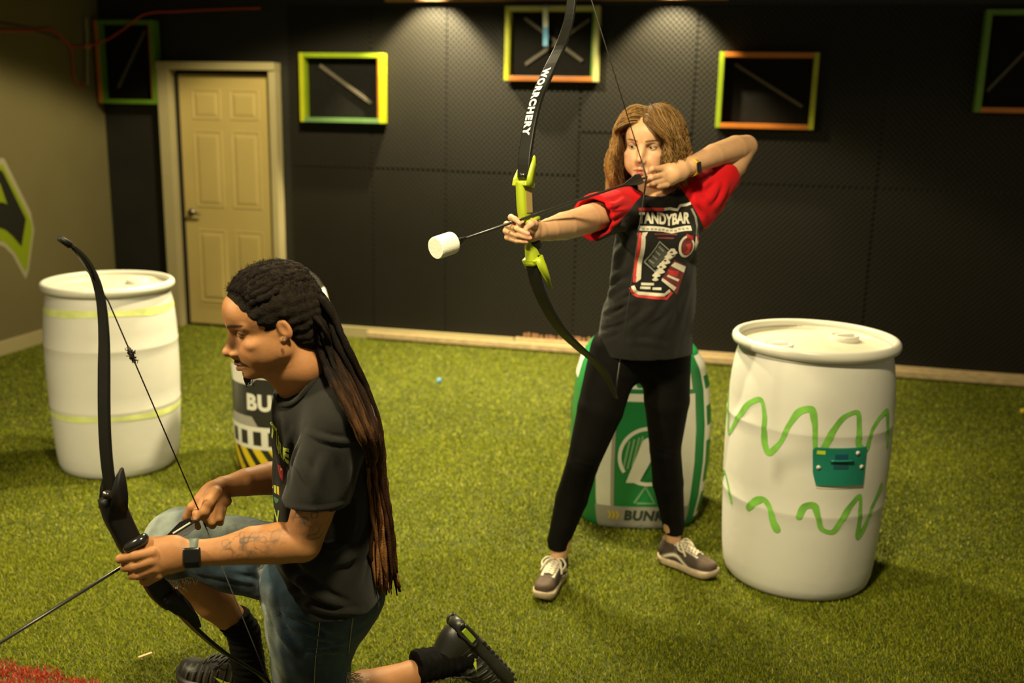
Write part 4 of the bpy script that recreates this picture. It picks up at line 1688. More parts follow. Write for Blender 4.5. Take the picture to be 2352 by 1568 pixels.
v, f = V.mesh()
FB = bvh_of(v, f)
FD = fold_paths(((1380, 700, 1455, 650, 9, 5), (1378, 722, 1470, 690, 8, 6), (1374, 745, 1440, 722, 8, 6), (1371, 768, 1420, 752, 7, 5), (1405, 600, 1440, 560, 10, 4), (1402, 640, 1450, 600, 9, 4),
                               (1560, 700, 1500, 790, 12, 4), (1540, 650, 1470, 760, 12, 4), (1590, 640, 1560, 760, 11, 4), (1420, 520, 1470, 545, 9, 4), (1600, 520, 1560, 545, 9, 4), (1430, 790, 1540, 800, 8, 3),
                               (1385, 475, 1440, 455, 7, 5), (1395, 500, 1440, 480, 7, 5), (1402, 520, 1430, 500, 6, 4), (1370, 690, 1440, 640, 6, 6), (1376, 708, 1475, 655, 6, 6), (1480, 740, 1540, 690, 9, 4), (1440, 760, 1520, 700, 8, 5), (1372, 735, 1450, 700, 6, 6), (1620, 470, 1650, 420, 8, 5), (1640, 480, 1670, 420, 8, 6), (1600, 440, 1640, 410, 7, 5), (1625, 500, 1600, 460, 8, 5)), .0014, .0017)
V.displace(fold_field(FD), .03)
V.displace(lambda Q: .0040 * vnoise(Q, A_([16, 16, 9])) + .0012 * vnoise(Q, A_([45, 45, 20])), .02)
v, f = V.mesh()
v = relax(v, f, 1)
pl_R = (on_front(1468, 432), unit(np.cross(on_front(1402, 532) - on_front(1468, 432), N_W)))
pl_L = (on_front(1566, 436), unit(np.cross(on_front(1612, 512) - on_front(1566, 436), N_W)))
if pl_R[1] @ (hemR - pl_R[0]) < 0:
    pl_R = (pl_R[0], -pl_R[1])
if pl_L[1] @ (hemL - pl_L[0]) < 0:
    pl_L = (pl_L[0], -pl_L[1])
(sv1, sf1), (sv2, sf2), (tv, tf) = split_planes(v, f, [pl_R, pl_L])
shirt = build('t_shirt', tv, tf, m_tee, wo)
build('sleeve', sv1, sf1, m_tee_r, shirt)
build('sleeve', sv2, sf2, m_tee_r, shirt)
# ribbed collar
mb = MB()
an = np.linspace(0, 2 * math.pi, 40)
ring = A_([nk + A_([0, -.01, -.016]) + A_([.066 * math.cos(a), .058 * math.sin(a), -.012 * math.sin(a + .0) * -1]) for a in an])
mb.tube(ring, .0075, 8, caps=False)
mb.build('collar', m_tee, shirt)
# hem band
BV = bvh_of(tv, tf)

# print on the chest, drawn in the print's own units
m_pw = mat('cream_ink', (0.60, 0.56, 0.44), 0.7, 0.12, 60)
m_pr = mat('red_ink', (0.46, 0.03, 0.025), 0.7, 0.15, 60)
m_pg = mat('grey_ink', (0.22, 0.22, 0.18), 0.7, 0.2, 60)
m_pk = mat('charcoal_ink', (0.06, 0.06, 0.05), 0.7)
m_pd = mat('dark_red_ink', (0.13, 0.02, 0.02), 0.7, 0.2, 60)
OP = on_front(1528, 585)
UPW = unit(A_([0, 0, 1.0]) - N_W * N_W[2])
U = 1.40e-3 / 5.805
pf = lambda off: printer(BV, OP, S_W, UPW, N_W, off)
pf1, pf2, pf3 = pf(.0010), pf(.0016), pf(.0022)
PT = lambda pts: A_([((x - 520) * U * 1.06, -(y - 784) * U) for x, y in pts])


def pr(nm, sh, m, fn=None):
    return printed(nm, sh, fn or pf1, m, shirt, .007)


pr('shirt_print', poly2(PT([(140, 165), (480, 165), (480, 208), (140, 208)])), m_pr)
pr('shirt_print', ribbon2(PT([(480, 185), (560, 175), (655, 190), (690, 135), (760, 125), (815, 100)]), 7 * U * 5.8 * .9), m_pw)
pr('shirt_print', ribbon2(PT([(830, 170), (890, 280), (925, 400), (915, 520)]), 5 * U * 5), m_pg)
tvx, tfx = text_polys('TANDYBAR', 1.0, .045)
tvx = (tvx - tvx.min(0)) / np.ptp(tvx, axis=0)
tvx = np.stack([150 + tvx[:, 0] * 680, 372 - tvx[:, 1] * 150 + 26 * np.exp(-((tvx[:, 0] - .58) / .13) ** 2)], 1)
pr('print_lettering', (PT(tvx), tfx), m_pw)
pr('shirt_print', ribbon2(PT([(155, 430), (330, 432), (470, 445), (580, 468), (660, 448), (760, 430), (840, 428)]), 62 * U), m_pw)
for k in range(12):
    x = 195 + k * 52
    y = 431 + (16 if 400 < x < 500 else 30 if 500 <= x < 640 else 8 if x < 740 else 0)
    pr('shirt_print', rect2(*PT([(x, y + 12)])[0], *PT([(x + 34, y - 10)])[0]), m_pg, pf2)
pr('shirt_print', poly2(PT([(135, 490), (185, 485), (190, 1165), (150, 1165)])), m_pr)
pr('shirt_print', poly2(PT([(200, 485), (265, 478), (232, 540), (238, 1115), (190, 1165), (182, 1160), (185, 540)])), m_pw)
pr('shirt_print', poly2(PT([(345, 495), (650, 500), (640, 520), (350, 515)])), m_pd)
pr('shirt_print', poly2(PT([(385, 545), (610, 550), (600, 572), (390, 565)])), m_pd)
pr('shirt_print', ribbon2(PT([(130, 1240), (165, 1320), (215, 1345), (580, 1375), (645, 1290)]), 42 * U), m_pr)
pr('shirt_print', ribbon2(PT([(150, 1215), (180, 1285), (225, 1308), (540, 1325), (615, 1265)]), 44 * U), m_pw, pf2)
an = np.linspace(0, 2 * math.pi, 28)
pr('print_badge', poly2(PT(np.stack([775 + 105 * np.cos(an[:-1]), 670 + 150 * np.sin(an[:-1])], 1))), m_pw)
pr('print_badge', poly2(PT(np.stack([778 + 80 * np.cos(an[:-1]), 668 + 118 * np.sin(an[:-1])], 1))), m_pd, pf2)
pr('print_badge', poly2(PT([(755, 640), (830, 625), (820, 770), (740, 765), (790, 700)])), m_pr, pf3)
pr('print_badge', poly2(PT([(755, 500), (855, 530), (860, 590), (760, 545)])), m_pr, pf3)
pr('shirt_print', poly2(PT([(905, 530), (950, 540), (960, 600), (910, 735), (885, 640)])), m_pw)
pr('shirt_print', poly2(PT([(910, 520), (958, 545), (955, 610), (925, 590)])), m_pr, pf2)
pr('shirt_print', ribbon2(PT([(260, 880), (425, 605), (640, 790), (400, 1010), (260, 880)]), 22 * U), m_pg)
pr('shirt_print', poly2(PT([(300, 880), (430, 640), (560, 760), (390, 965)])), m_pk, pf1)
for a, b_ in (((310, 850), (380, 900)), ((345, 790), (420, 850)), ((380, 730), (450, 790)), ((415, 670), (490, 735))):
    pr('shirt_print', ribbon2(PT([a, b_]), 20 * U), m_pg, pf2)
for cx, cy, rr_ in ((600, 740, 55), (560, 800, 45), (530, 870, 50), (480, 930, 52), (470, 1000, 48), (420, 1050, 45), (410, 1110, 35)):
    pr('shirt_print', poly2(PT(np.stack([cx + rr_ * np.cos(an[:-1]) * (1 + .3 * np.sin(3 * an[:-1])), cy + rr_ * .8 * np.sin(an[:-1])], 1))), m_pw, pf2)
for cx, cy in ((590, 745), (520, 860), (470, 945)):
    pr('shirt_print', rect2(*PT([(cx - 18, cy + 12)])[0], *PT([(cx + 16, cy - 10)])[0]), m_pd, pf3)
pr('shirt_print', poly2(PT([(640, 850), (825, 940), (715, 1330), (490, 1110)])), m_pd)
pr('shirt_print', poly2(PT([(650, 880), (815, 950), (795, 1030), (600, 930)])), m_pw, pf2)
pr('shirt_print', poly2(PT([(560, 980), (720, 1010), (700, 1085), (580, 1050)])), m_pr, pf2)
pr('shirt_print', poly2(PT([(570, 1050), (735, 1120), (720, 1150), (555, 1075)])), m_pw, pf2)
pr('shirt_print', poly2(PT([(500, 1095), (700, 1230), (670, 1275), (490, 1130)])), m_pw, pf2)
for x0, x1, y in ((245, 400, 1180), (235, 360, 1232), (385, 495, 1240)):
    pr('print_lettering', rect2(*PT([(x0, y + 18)])[0], *PT([(x1, y - 16)])[0]), m_pw)

# wrist band
bandm = mat('amber_band', (0.60, 0.33, 0.02), 0.5)
bc, bd = P(1588, 383, 3.136), unit(P(1640, 357, 3.225) - P(1560, 392, 3.10))
fb = thing_part('fitness_band', wo, bc, 'amber wrist band with a black face')
RR = frame(bd, (0, 0, 1))
an = np.linspace(0, 2 * math.pi, 41)
ring = A_([bc + RR[:, 0] * .0285 * math.cos(a) + RR[:, 2] * .0285 * math.sin(a) for a in an])
v, f = loft(ring, bd, .0155, .003, caps=False)
build('strap', v, f, bandm, fb)
fn_ = unit(-RR[:, 0] if RR[:, 0][1] > 0 else RR[:, 0])
mb = MB()
mb.bbox_bevel(bc + fn_ * .0295, bd * .0085, np.cross(bd, fn_) * .0165, fn_ * .0035, .0025)
mb.build('face', mat('black_glass', (0.008, 0.008, 0.008), 0.12), fb, smooth=False)

# shoes
m_can = vmat('worn_canvas', 0.85, bump=0.15, bscale=250)
m_sole_c = mat('dirty_cream_rubber', (0.36, 0.28, 0.18), 0.6, 0.18, 30)
m_lace_w = mat('off_white_lace', (0.46, 0.41, 0.31), 0.8)


def skate_color(q, k):
    x, y, z = q[:, 0], q[:, 1], q[:, 2]
    c = np.tile(A_((0.045, 0.031, 0.023)), (len(q), 1))
    c = mixc(c, (0.070, 0.046, 0.032), np.clip((y - .20) / .02, 0, 1))
    n = vnoise(q, 120)
    c = c * (1 + .15 * n[:, None])
    # pale side wave and edges
    zc = .045 + .016 * np.sin((y - .05) * 34) - .10 * np.clip(y - .12, 0, 1)
    st = np.exp(-((z - zc) / .0065) ** 2) * (np.abs(x) > .022) * (y > .02) * (y < .185)
    c = mixc(c, (0.58, 0.52, 0.40), st * 1.3)
    es = np.exp(-((np.abs(x) - .024) / .0045) ** 2) * (y > .085) * (y < .20) * (z > .055)
    c = mixc(c, (0.55, 0.49, 0.38), es * 1.1)
    c = mixc(c, (0.50, 0.43, 0.33), np.exp(-((y - .203) / .004) ** 2) * (z > .04) * .0)
    return c


sk_st = dict(sole=.030, top=.112, m_sole=m_sole_c, m_upper=m_can, m_lace=m_lace_w, color=skate_color, rows=7, lace_r=.0036, cross=True)
toeR, heelR = G(1231, 1398, 0.015), None
dR = unit(A_([toeR[0], toeR[1], 0]) - A_([AR[0], AR[1], 0]))
heelR = A_([AR[0], AR[1], .014]) - dR * .055
sneaker(wo, 'sneaker', heelR, heelR + dR * .25, (0, 0, 1), .245, sk_st)
dL = unit(A_([*(G(1652, 1332, 0.015) - AL)[:2], 0]))
heelL = A_([AL[0], AL[1], .014]) - dL * .055
sneaker(wo, 'sneaker', heelL, heelL + dL * .25, (0, 0, 1), .250, sk_st)

# hair: long loose waves from a side parting
m_hair_w = vmat('dark_blonde_hair', 0.55, spec=0.22)


def wavy_hair():
    n = 7500
    paths, cols, rads = [], [], []
    K = 17
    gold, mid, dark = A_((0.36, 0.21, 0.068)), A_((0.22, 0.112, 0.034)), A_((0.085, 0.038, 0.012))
    r_ = np.random.default_rng(3)
    cen, rad = A_([0, -.012, .034]), A_([.075, .095, .084])
    while len(paths) < n:
        d = unit(r_.normal(size=3))
        p = cen + d * rad * 1.0
        y, z = p[1], p[2]
        hl = np.interp(y, [-.11, -.03, .0, .03, .055, .075, .09], [-.055, -.045, .0, .045, .070, .080, .087])
        if z < hl:
            continue
        part = 0.012
        s = 1 if p[0] > part else -1
        dn = (p - cen) / rad
        az = math.atan2(abs(dn[0]), dn[1])               # 0 front .. pi back
        el = math.asin(np.clip(dn[2], -1, 1))
        lim = math.radians(68 if s > 0 else 46)
        az2 = max(az, lim + abs(r_.normal(0, .10)))
        layer = r_.uniform(0, 1) ** .8
        cl1 = round(az2 * 9) + (50 if s < 0 else 0)
        cr = np.random.default_rng(1000 + cl1 + 100 * int(layer * 3))
        ph, wl, am = cr.uniform(0, 6.28), cr.uniform(.075, .105), cr.uniform(.007, .013)
        if az < .8 and el > .5:
            az0 = az
        else:
            az0 = az
        zend = (-.152 if s > 0 else -.100) + r_.normal(0, .012) + cr.normal(0, .008)
        ctl = [p - A_([s * .008, 0, 0])] if az < 1.6 and abs(p[0]) < .03 else [p]
        m1 = 7
        for k in range(1, m1 + 1):
            u_ = k / m1
            e_ = el + (-.12 - el) * u_
            a_ = az0 + (az2 - az0) * (min(1, u_ * 1.3) if s > 0 else u_ ** 1.35)
            of = .006 + (.010 + .020 * layer) * min(1, u_ * 2.2 + .25) + (.012 * layer + .006) * u_ - (.007 * u_ if s > 0 else 0)
            rr3 = rad + of
            ctl.append(cen + A_([s * rr3[0] * math.cos(e_) * math.sin(a_), rr3[1] * math.cos(e_) * math.cos(a_), rr3[2] * math.sin(e_)]))
        last = ctl[-1]
        flare = cr.normal(.05, .10)
        for u_ in (.4, .75, 1.0):
            q_ = last.copy()
            q_[2] = last[2] + (zend - last[2]) * u_
            q_[:2] = last[:2] * (1 + (.16 * layer + flare) * u_ * (1.3 - u_))
            ctl.append(q_)
        q = smooth_path(ctl, K)
        t = np.linspace(0, 1, K)
        rad_dir = unit(A_([s * math.sin(az2), math.cos(az2), 0]))
        tan = A_([rad_dir[1], -rad_dir[0], 0])
        g = np.clip((t - .25) / .45, 0, 1)
        arc = t * .27
        jit = r_.normal(0, .0030, 2)
        q = q + (np.sin(arc / wl * 6.28 + ph) * am * g)[:, None] * rad_dir + (np.cos(arc / wl * 6.28 + ph * 1.3) * am * .9 * g)[:, None] * tan
        q = q + np.outer(g, rad_dir * jit[0] + tan * jit[1])
        paths.append(q)
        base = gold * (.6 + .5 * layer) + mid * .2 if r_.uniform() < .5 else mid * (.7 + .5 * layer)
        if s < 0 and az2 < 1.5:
            base = base * .75  # hair on her left darkened, shade painted into the colour
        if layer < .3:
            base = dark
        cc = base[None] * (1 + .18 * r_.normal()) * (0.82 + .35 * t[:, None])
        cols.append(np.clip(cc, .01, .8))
        rr_ = r_.uniform(.0006, .0011) * np.interp(t, [0, .1, .8, 1], [.8, 1, .9, .25])
        rads.append(rr_)
    # stray hairs
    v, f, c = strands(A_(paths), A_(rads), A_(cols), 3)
    return v, f, c


v, f, c = wavy_hair()
# thin under-layer so no scalp shows
V = Vol((-0.11, -0.14, -0.16), (0.11, 0.13, 0.14), 0.004)
V.ell((0, -.014, .036), (.081, .098, .088), .0)
V.ell((0, -.030, -.03), (.080, .080, .10), .03)
V.ell((0, .105, -.045), (.060, .080, .108), .012, mode='sub')
V.cut((0, 0, -.10), (0, 0, -1))
cv, cf = V.mesh()
cv = relax(cv, cf, 2)
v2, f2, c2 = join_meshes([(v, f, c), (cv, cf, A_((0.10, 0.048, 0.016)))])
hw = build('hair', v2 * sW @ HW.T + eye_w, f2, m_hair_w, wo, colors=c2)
# ================================================================== kneeling man
mn = thing('person', 'kneeling man with long dreadlocks in a black shirt and denim shorts nocking an arrow', 'person', (-0.42, 2.36, 0.0))
SKM = A_((0.34, 0.155, 0.060))
HM = frame((-.913 * .96, -.407 * .96, -.24), (0, 0, 1))
sM = 1.0
head_t = P(558, 767, 2.06) - HM @ A_([-.0315, .072, 0]) * sM
toHM = lambda p: (A_(p) - head_t) @ HM / sM
m_hair_m = vmat('black_dread_hair', 0.9, spec=0.08, bump=0.3, bscale=260)
NBM = P(707, 912, 2.18)
nbm = toHM(NBM)
V = head_volume(HM, head_t, sM, False, 0.0026, -0.0042, neck=[((0, -0.018, -0.055), tuple(toHM(P(692, 850, 2.13))), .050, .050), (tuple(toHM(P(692, 850, 2.13))), tuple(nbm), .050, .050)], mouth_open=.001)
V.rc((-.012, .03, -.10), toHM(P(684, 915, 2.15)), .03, .026, .03)
v, f = V.mesh()
v = relax(v, f, 1, .4)
SQ = lambda q: np.column_stack([q[:, 0], q[:, 1], np.where(q[:, 2] < -.12, q[:, 2] + .0108, np.where(q[:, 2] < 0, q[:, 2] * .91, q[:, 2]))])
c = head_colors(v, SKM, (0.24, 0.085, 0.055), (0.42, 0.18, 0.075), (0.020, 0.013, 0.009), False)
# moustache, goatee and shadow of stubble
q = np.abs(v)
ax_ = np.abs(v[:, 0])
mus = np.clip(1.8 * (1 - np.abs(v[:, 2] + .0635 + .0075 * (ax_ / .024) ** 2) / .0066), 0, 1) * (ax_ < .034) * (v[:, 1] > .070)
goat = blob(v, (0, .088, -.112), (.024, .026, .017))
soul = np.clip(1.6 * (1 - np.hypot(v[:, 0] / .008, (v[:, 2] + .098) / .010)), 0, 1) * (v[:, 1] > .08)
jaw = blob(np.stack([ax_, v[:, 1], v[:, 2]], 1), (.045, .03, -.085), (.02, .05, .03)) * .35
c = mixc(c, (0.016, 0.011, 0.008), mus * .95)
c = mixc(c, (0.016, 0.011, 0.008), goat * .95)
c = mixc(c, (0.03, 0.018, 0.012), soul * .7)
c = mixc(c, SKM * .62, jaw)
parts = [(V.world(SQ(v)), f, c)]
for s_ in (-1, 1):
    eyeball('eye', V.world(A_([[s_ * .0315, .0703, -.0004]]))[0], .0121 * sM, unit(HM[:, 1] - .55 * HM[:, 2]), (0.03, 0.016, 0.01), mn, (0.5, 0.42, 0.34))
# nose and mouth hair as real short strands on the chin
SN = P(780, 975, 2.075)                 # near (left) shoulder
SF = A_([-.505, 2.40, 1.005])           # far (right) shoulder
EN, WN_ = P(694, 1246, 2.055), P(448, 1270, 2.005)
# near arm: elbow bent, fist round the bow grip
V = Vol((-0.90, 1.90, 0.60), (-0.32, 2.16, 1.05), 0.0026)
V.chain([SN, P(745, 1100, 2.065), P(716, 1180, 2.06), EN], [.062, .050, .046, .043], .003)
V.chain([EN, P(640, 1247, 2.045), P(580, 1252, 2.032), P(510, 1265, 2.016), WN_], [.043, .0455, .0415, .0305, .0275], .003)
V.rc(WN_, P(395, 1276, 1.995), .0275, .035, .012, flat=((-.2, -1, .1), 1.25))
V.rc(P(400, 1272, 1.995), P(350, 1290, 1.985), .038, .036, .012, flat=((-.2, -1, .1), 1.5))
V.rc(P(400, 1258, 2.0), P(348, 1252, 2.0), .026, .019, .012)
finger(V, [P(350, 1268, 1.972), P(312, 1276, 1.968), P(276, 1283, 1.985), P(285, 1282, 2.01), P(318, 1280, 2.03)], [.0125, .0112, .0098, .0085, .0075])
finger(V, [P(350, 1288, 1.968), P(310, 1300, 1.968), P(288, 1302, 1.992), P(312, 1299, 2.022), P(335, 1295, 2.028)], [.0128, .0112, .0100, .0088, .0078])
finger(V, [P(355, 1305, 1.970), P(318, 1320, 1.972), P(304, 1320, 1.996), P(326, 1316, 2.024), P(345, 1312, 2.028)], [.0122, .0108, .0096, .0085, .0075])
finger(V, [P(365, 1320, 1.976), P(338, 1335, 1.982), P(330, 1334, 2.002), P(348, 1329, 2.022)], [.0110, .0096, .0086, .0075])
finger(V, [P(398, 1252, 2.02), P(352, 1246, 2.036), P(318, 1262, 2.046), P(296, 1272, 2.046)], [.016, .013, .0108, .0092], .006)
v, f = V.mesh()
v = relax(v, f, 2)
c = skin_arm(v, SKM)


def ink(v, c, regions):
    """tattoo line work and shading inside soft regions"""
    for cen_, rad_, sc_, dens in regions:
        m_ = blob(v, cen_, rad_)
        n1 = vnoise(v, sc_)
        n2 = vnoise(v + 3.1, sc_ * .6)
        lines = np.exp(-(n1 / .11) ** 2) * .9 + np.exp(-((n2 - .2) / .10) ** 2) * .6 + .25 * (n2 > .25)
        c = mixc(c, (0.055, 0.045, 0.035), np.clip(lines, 0, 1) * m_ * dens)
    return c


c = ink(v, c, [(P(708, 1185, 2.02), (.055, .06, .050), 62, 1.0), (P(725, 1230, 2.03), (.035, .05, .045), 45, .9), (P(560, 1250, 1.995), (.075, .05, .040), 85, .85), (P(620, 1235, 2.0), (.05, .05, .03), 70, .6)])
c = mixc(c, (0.46, 0.205, 0.085), .5 * blob(v, P(690, 1225, 2.0), (.05, .05, .02)))
for p in (P(312, 1276, 1.962), P(310, 1300, 1.962), P(350, 1290, 1.955)):
    c = mixc(c, SKM * .82, .5 * blob(v, p, (.016, .016, .012)))
parts.append((v, f, c))
# far arm: hand pinching the nock
V = Vol((-0.84, 2.10, 0.62), (-0.42, 2.52, 1.08), 0.0026)
EF, WF = P(685, 1088, 2.40), P(512, 1119, 2.275)
V.chain([SF, (SF + EF) / 2, EF], [.060, .050, .045], .003)
V.chain([EF, P(620, 1098, 2.355), P(565, 1107, 2.312), WF], [.044, .041, .034, .0245], .003)
V.rc(WF, P(488, 1138, 2.252), .0255, .031, .010, flat=((.3, -1, 0), 1.2))
V.rc(P(494, 1132, 2.256), P(468, 1152, 2.235), .031, .026, .010, flat=((.3, -1, 0), 1.3))
V.rc(P(505, 1135, 2.265), P(519, 1150, 2.245), .018, .014, .010)
finger(V, [P(460, 1146, 2.240), P(440, 1164, 2.222), P(429, 1186, 2.222), P(421, 1204, 2.232)], [.0118, .0104, .0092, .0078])
finger(V, [P(470, 1152, 2.222), P(452, 1178, 2.205), P(448, 1198, 2.222), P(455, 1210, 2.240)], [.0115, .0102, .0090, .0078])
finger(V, [P(482, 1150, 2.222), P(473, 1188, 2.205), P(476, 1200, 2.222), P(480, 1178, 2.236)], [.0112, .0100, .0086, .0074])
finger(V, [P(494, 1150, 2.228), P(486, 1198, 2.208), P(488, 1206, 2.222), P(497, 1168, 2.232)], [.0112, .0098, .0086, .0076])
finger(V, [P(505, 1150, 2.236), P(503, 1190, 2.218), P(506, 1200, 2.228), P(515, 1166, 2.238)], [.0100, .0086, .0076, .0068])
finger(V, [P(496, 1132, 2.235), P(480, 1152, 2.205), P(470, 1174, 2.196), P(452, 1190, 2.198)], [.0155, .0130, .0110, .0088], .006)
v, f = V.mesh()
v = relax(v, f, 1)
c = skin_arm(v, SKM * 1.05)
for p in (P(450, 1191, 2.192), P(497, 1166, 2.224), P(515, 1166, 2.230), P(421, 1205, 2.225), P(480, 1178, 2.228)):
    c = mixc(c, (0.50, 0.27, 0.15), .75 * blob(v, p, (.010, .012, .010)))
parts.append((v, f, c))
# trunk, thighs and shins
PELM = P(765, 1335, 2.30)
HNm, KNm = P(778, 1352, 2.24), G(700, 1655, .075)
HFm, KFm = P(738, 1312, 2.37), P(398, 1243, 2.42)
AFm = P(560, 1452, 2.50)
ANm = P(1040, 1514, 2.585)
V = Vol((-1.0, 2.0, 0.0), (0.02, 2.75, 1.1), 0.0055)
V.rc(NBM, P(755, 1080, 2.24), .05, .085, .03)
V.rc(P(755, 1080, 2.24), PELM, .085, .10, .03)
V.rc(SN + A_([0, .02, 0]), SF, .045, .045, .03)
V.rc(HNm, KNm, .072, .055, .02)
V.rc(HFm, KFm, .072, .055, .02)
# far shin: calf swelling behind
V.chain([KFm, P(440, 1322, 2.435), P(492, 1378, 2.455), P(535, 1425, 2.485), AFm], [.054, .056, .050, .037, .033], .01)
V.chain([KNm, KNm * .62 + ANm * .38 + A_([0, 0, .012]), KNm * .3 + ANm * .7, ANm], [.055, .058, .043, .034], .01)
v, f = V.mesh()
v = relax(v, f, 1)
c = skin_arm(v, SKM)
parts.append((v, f, c))
v, f, c = join_meshes(parts)
build('body', v, f, m_skin_m, mn, colors=c)
# earring
eq = P(653, 778, 2.040)
mb = MB()
an = np.linspace(0, 2 * math.pi, 17)
mb.tube(A_([eq + A_([.0034 * math.cos(a), 0, .0042 * math.sin(a)]) for a in an]), .0009, 6, caps=False)
mb.build('earring', mat('silver', (0.75, 0.70, 0.6), 0.2, metal=1.0), mn)

# t-shirt
m_tee2 = mat('faded_black_cotton', (0.0105, 0.0100, 0.0080), 0.85, 0.18, 14, 0.15, 450, spec=0.15, sheen=0.10)
FWD = unit((-.93, -.36, 0))
SID = unit(np.cross(FWD, (0, 0, 1)))      # his right, away from the camera
V = Vol((-0.70, 1.93, 0.40), (-0.14, 2.60, 1.14), 0.0042)
fl = (FWD, 1.50)
V.rc(P(724, 985, 2.23), P(736, 1120, 2.25), .160, .170, .03, (FWD, 1.62))
V.rc(P(736, 1120, 2.25), P(748, 1270, 2.27), .170, .178, .03, (FWD, 1.55))
V.rc(P(748, 1270, 2.27), P(772, 1400, 2.285), .178, .165, .05, (FWD, 1.55))
V.ell(P(830, 1335, 2.27), (.052, .12, .085), .05)
V.rc(P(712, 925, 2.19), SN + A_([0, .012, -.012]), .066, .064, .05)
V.rc(P(712, 925, 2.19), SF + A_([0, -.012, -.012]), .066, .064, .05)
V.rc(P(762, 930, 2.2), P(798, 1100, 2.25), .05, .06, .06)
V.rc(P(728, 868, 2.20), P(775, 930, 2.12), .042, .055, .05)
V.rc(P(728, 868, 2.20), P(745, 900, 2.32), .042, .055, .05)
V.rc(P(728, 872, 2.14), SN + A_([0, .02, 0]), .034, .055, .04)
V.rc(P(688, 945, 2.15), P(700, 1000, 2.19), .050, .070, .04)
V.rc(P(700, 1270, 2.19), P(722, 1385, 2.185), .072, .072, .05)
V.rc(P(722, 1385, 2.185), P(790, 1390, 2.19), .070, .070, .04)
hemN = P(724, 1148, 2.062)
aN = unit(hemN - SN)
V.rc(SN, hemN + aN * .03, .068, .074, .025)
aF = unit(EF - SF)
hemF = SF + aF * .20
V.rc(SF, hemF + aF * .02, .066, .066, .03)
V.cut(P(790, 1418, 2.12), (0.05, 0.0, -1))
hA, hB = P(632, 1308, 2.14), P(735, 1428, 2.14)
hn = unit(np.cross(hB - hA, (0, 1.0, 0)))
V.cut(hA, hn if hn[2] < 0 else -hn)
ax = [(V.lo[i] + V.h * np.arange(V.n[i])) for i in range(3)]
for p, a, rr_ in ((hemN, unit(P(722, 1170, 2.06) - P(728, 1080, 2.06)), .105), (hemF, aF, .095)):
    d = (ax[0][:, None, None] - p[0]) * a[0] + (ax[1][None, :, None] - p[1]) * a[1] + (ax[2][None, None, :] - p[2]) * a[2]
    qx = [(ax[i] - p[i]) for i in range(3)]
    r2 = qx[0][:, None, None] ** 2 + qx[1][None, :, None] ** 2 + qx[2][None, None, :] ** 2
    lat = r2 - d * d
    near = (lat < rr_ ** 2) & (d > -.02) & (d < .12) & ((ax[1][None, :, None] < 2.115) if p is hemN else (ax[1][None, :, None] > 2.36))
    V.D = np.where(near, np.maximum(V.D, d), V.D).astype(np.float32)
V.rc(hemN - aN * .09, hemN + aN * .04, .054, .0665, .002, mode='sub')
# neck opening
nkM = P(690, 885, 2.165)
nk_ax = unit(P(664, 868, 2.14) - P(706, 938, 2.17))
V.rc(P(700, 888, 2.17), P(676, 842, 2.13), .040, .062, .006, mode='sub')
V.ell(P(652, 885, 2.125), (.022, .040, .022), .01, mode='sub')
V.D += 0
v, f = V.mesh()
FB = bvh_of(v, f)
FD = fold_paths(((705, 990, 830, 1012, 7, 4), (690, 1010, 660, 1110, 9, 5), (650, 960, 640, 1080, 10, 4), (670, 985, 652, 1100, 8, 4), (640, 1290, 720, 1360, 14, 8), (650, 1320, 760, 1385, 12, 8), (665, 1355, 800, 1400, 10, 7), (690, 1385, 830, 1405, 8, 6), (760, 1180, 700, 1300, 16, 6), (800, 1200, 740, 1330, 16, 6), (850, 1200, 820, 1330, 16, 5),
                               (680, 1060, 720, 1140, 12, 5), (760, 1040, 730, 1150, 14, 4), (790, 1030, 780, 1150, 14, 5), (660, 1160, 790, 1155, 5, 2.5), (760, 900, 800, 960, 16, 4), (740, 1300, 850, 1250, 14, 5), (640, 1200, 660, 1280, 10, 5)), .00096, .0019)
V.displace(fold_field(FD), .03)
V.displace(lambda Q: .0045 * vnoise(Q, A_([14, 14, 8])) + .0014 * vnoise(Q, A_([40, 40, 18])), .02)
v, f = V.mesh()
v = relax(v, f, 1)
sleeve_pl = (P(835, 1008, 2.07), unit(np.cross(P(700, 990, 2.06) - P(835, 1008, 2.07), A_([.12, 1, .25]))))
if sleeve_pl[1] @ (hemN - sleeve_pl[0]) < 0:
    sleeve_pl = (sleeve_pl[0], -sleeve_pl[1])
shm = build('t_shirt', v, f, m_tee2, mn)
BVM = bvh_of(v, f)
mb = MB()
ring = []
for p in (P(738, 836, 2.20), P(732, 850, 2.12), P(718, 874, 2.095), P(700, 897, 2.085), P(681, 915, 2.085), P(661, 928, 2.095), P(647, 926, 2.115), P(639, 905, 2.15)):
    h_ = BVM.find_nearest(Vector(p))
    ring.append(A_(h_[0]) if (A_(h_[0]) - p) @ (A_(h_[0]) - p) < .04 ** 2 else A_(p))
mb.tube(smooth_path(ring, 26), .0075, 8)
mb.build('collar', m_tee2, shm)
# print on the chest
m_il = mat('lime_ink', (0.46, 0.56, 0.08), 0.7, 0.1, 60)
m_iy = mat('yellow_ink', (0.62, 0.42, 0.02), 0.7, 0.1, 60)
m_ig = mat('green_ink', (0.06, 0.20, 0.07), 0.7, 0.1, 60)
m_ir = mat('crimson_ink', (0.42, 0.03, 0.04), 0.7, 0.15, 80)


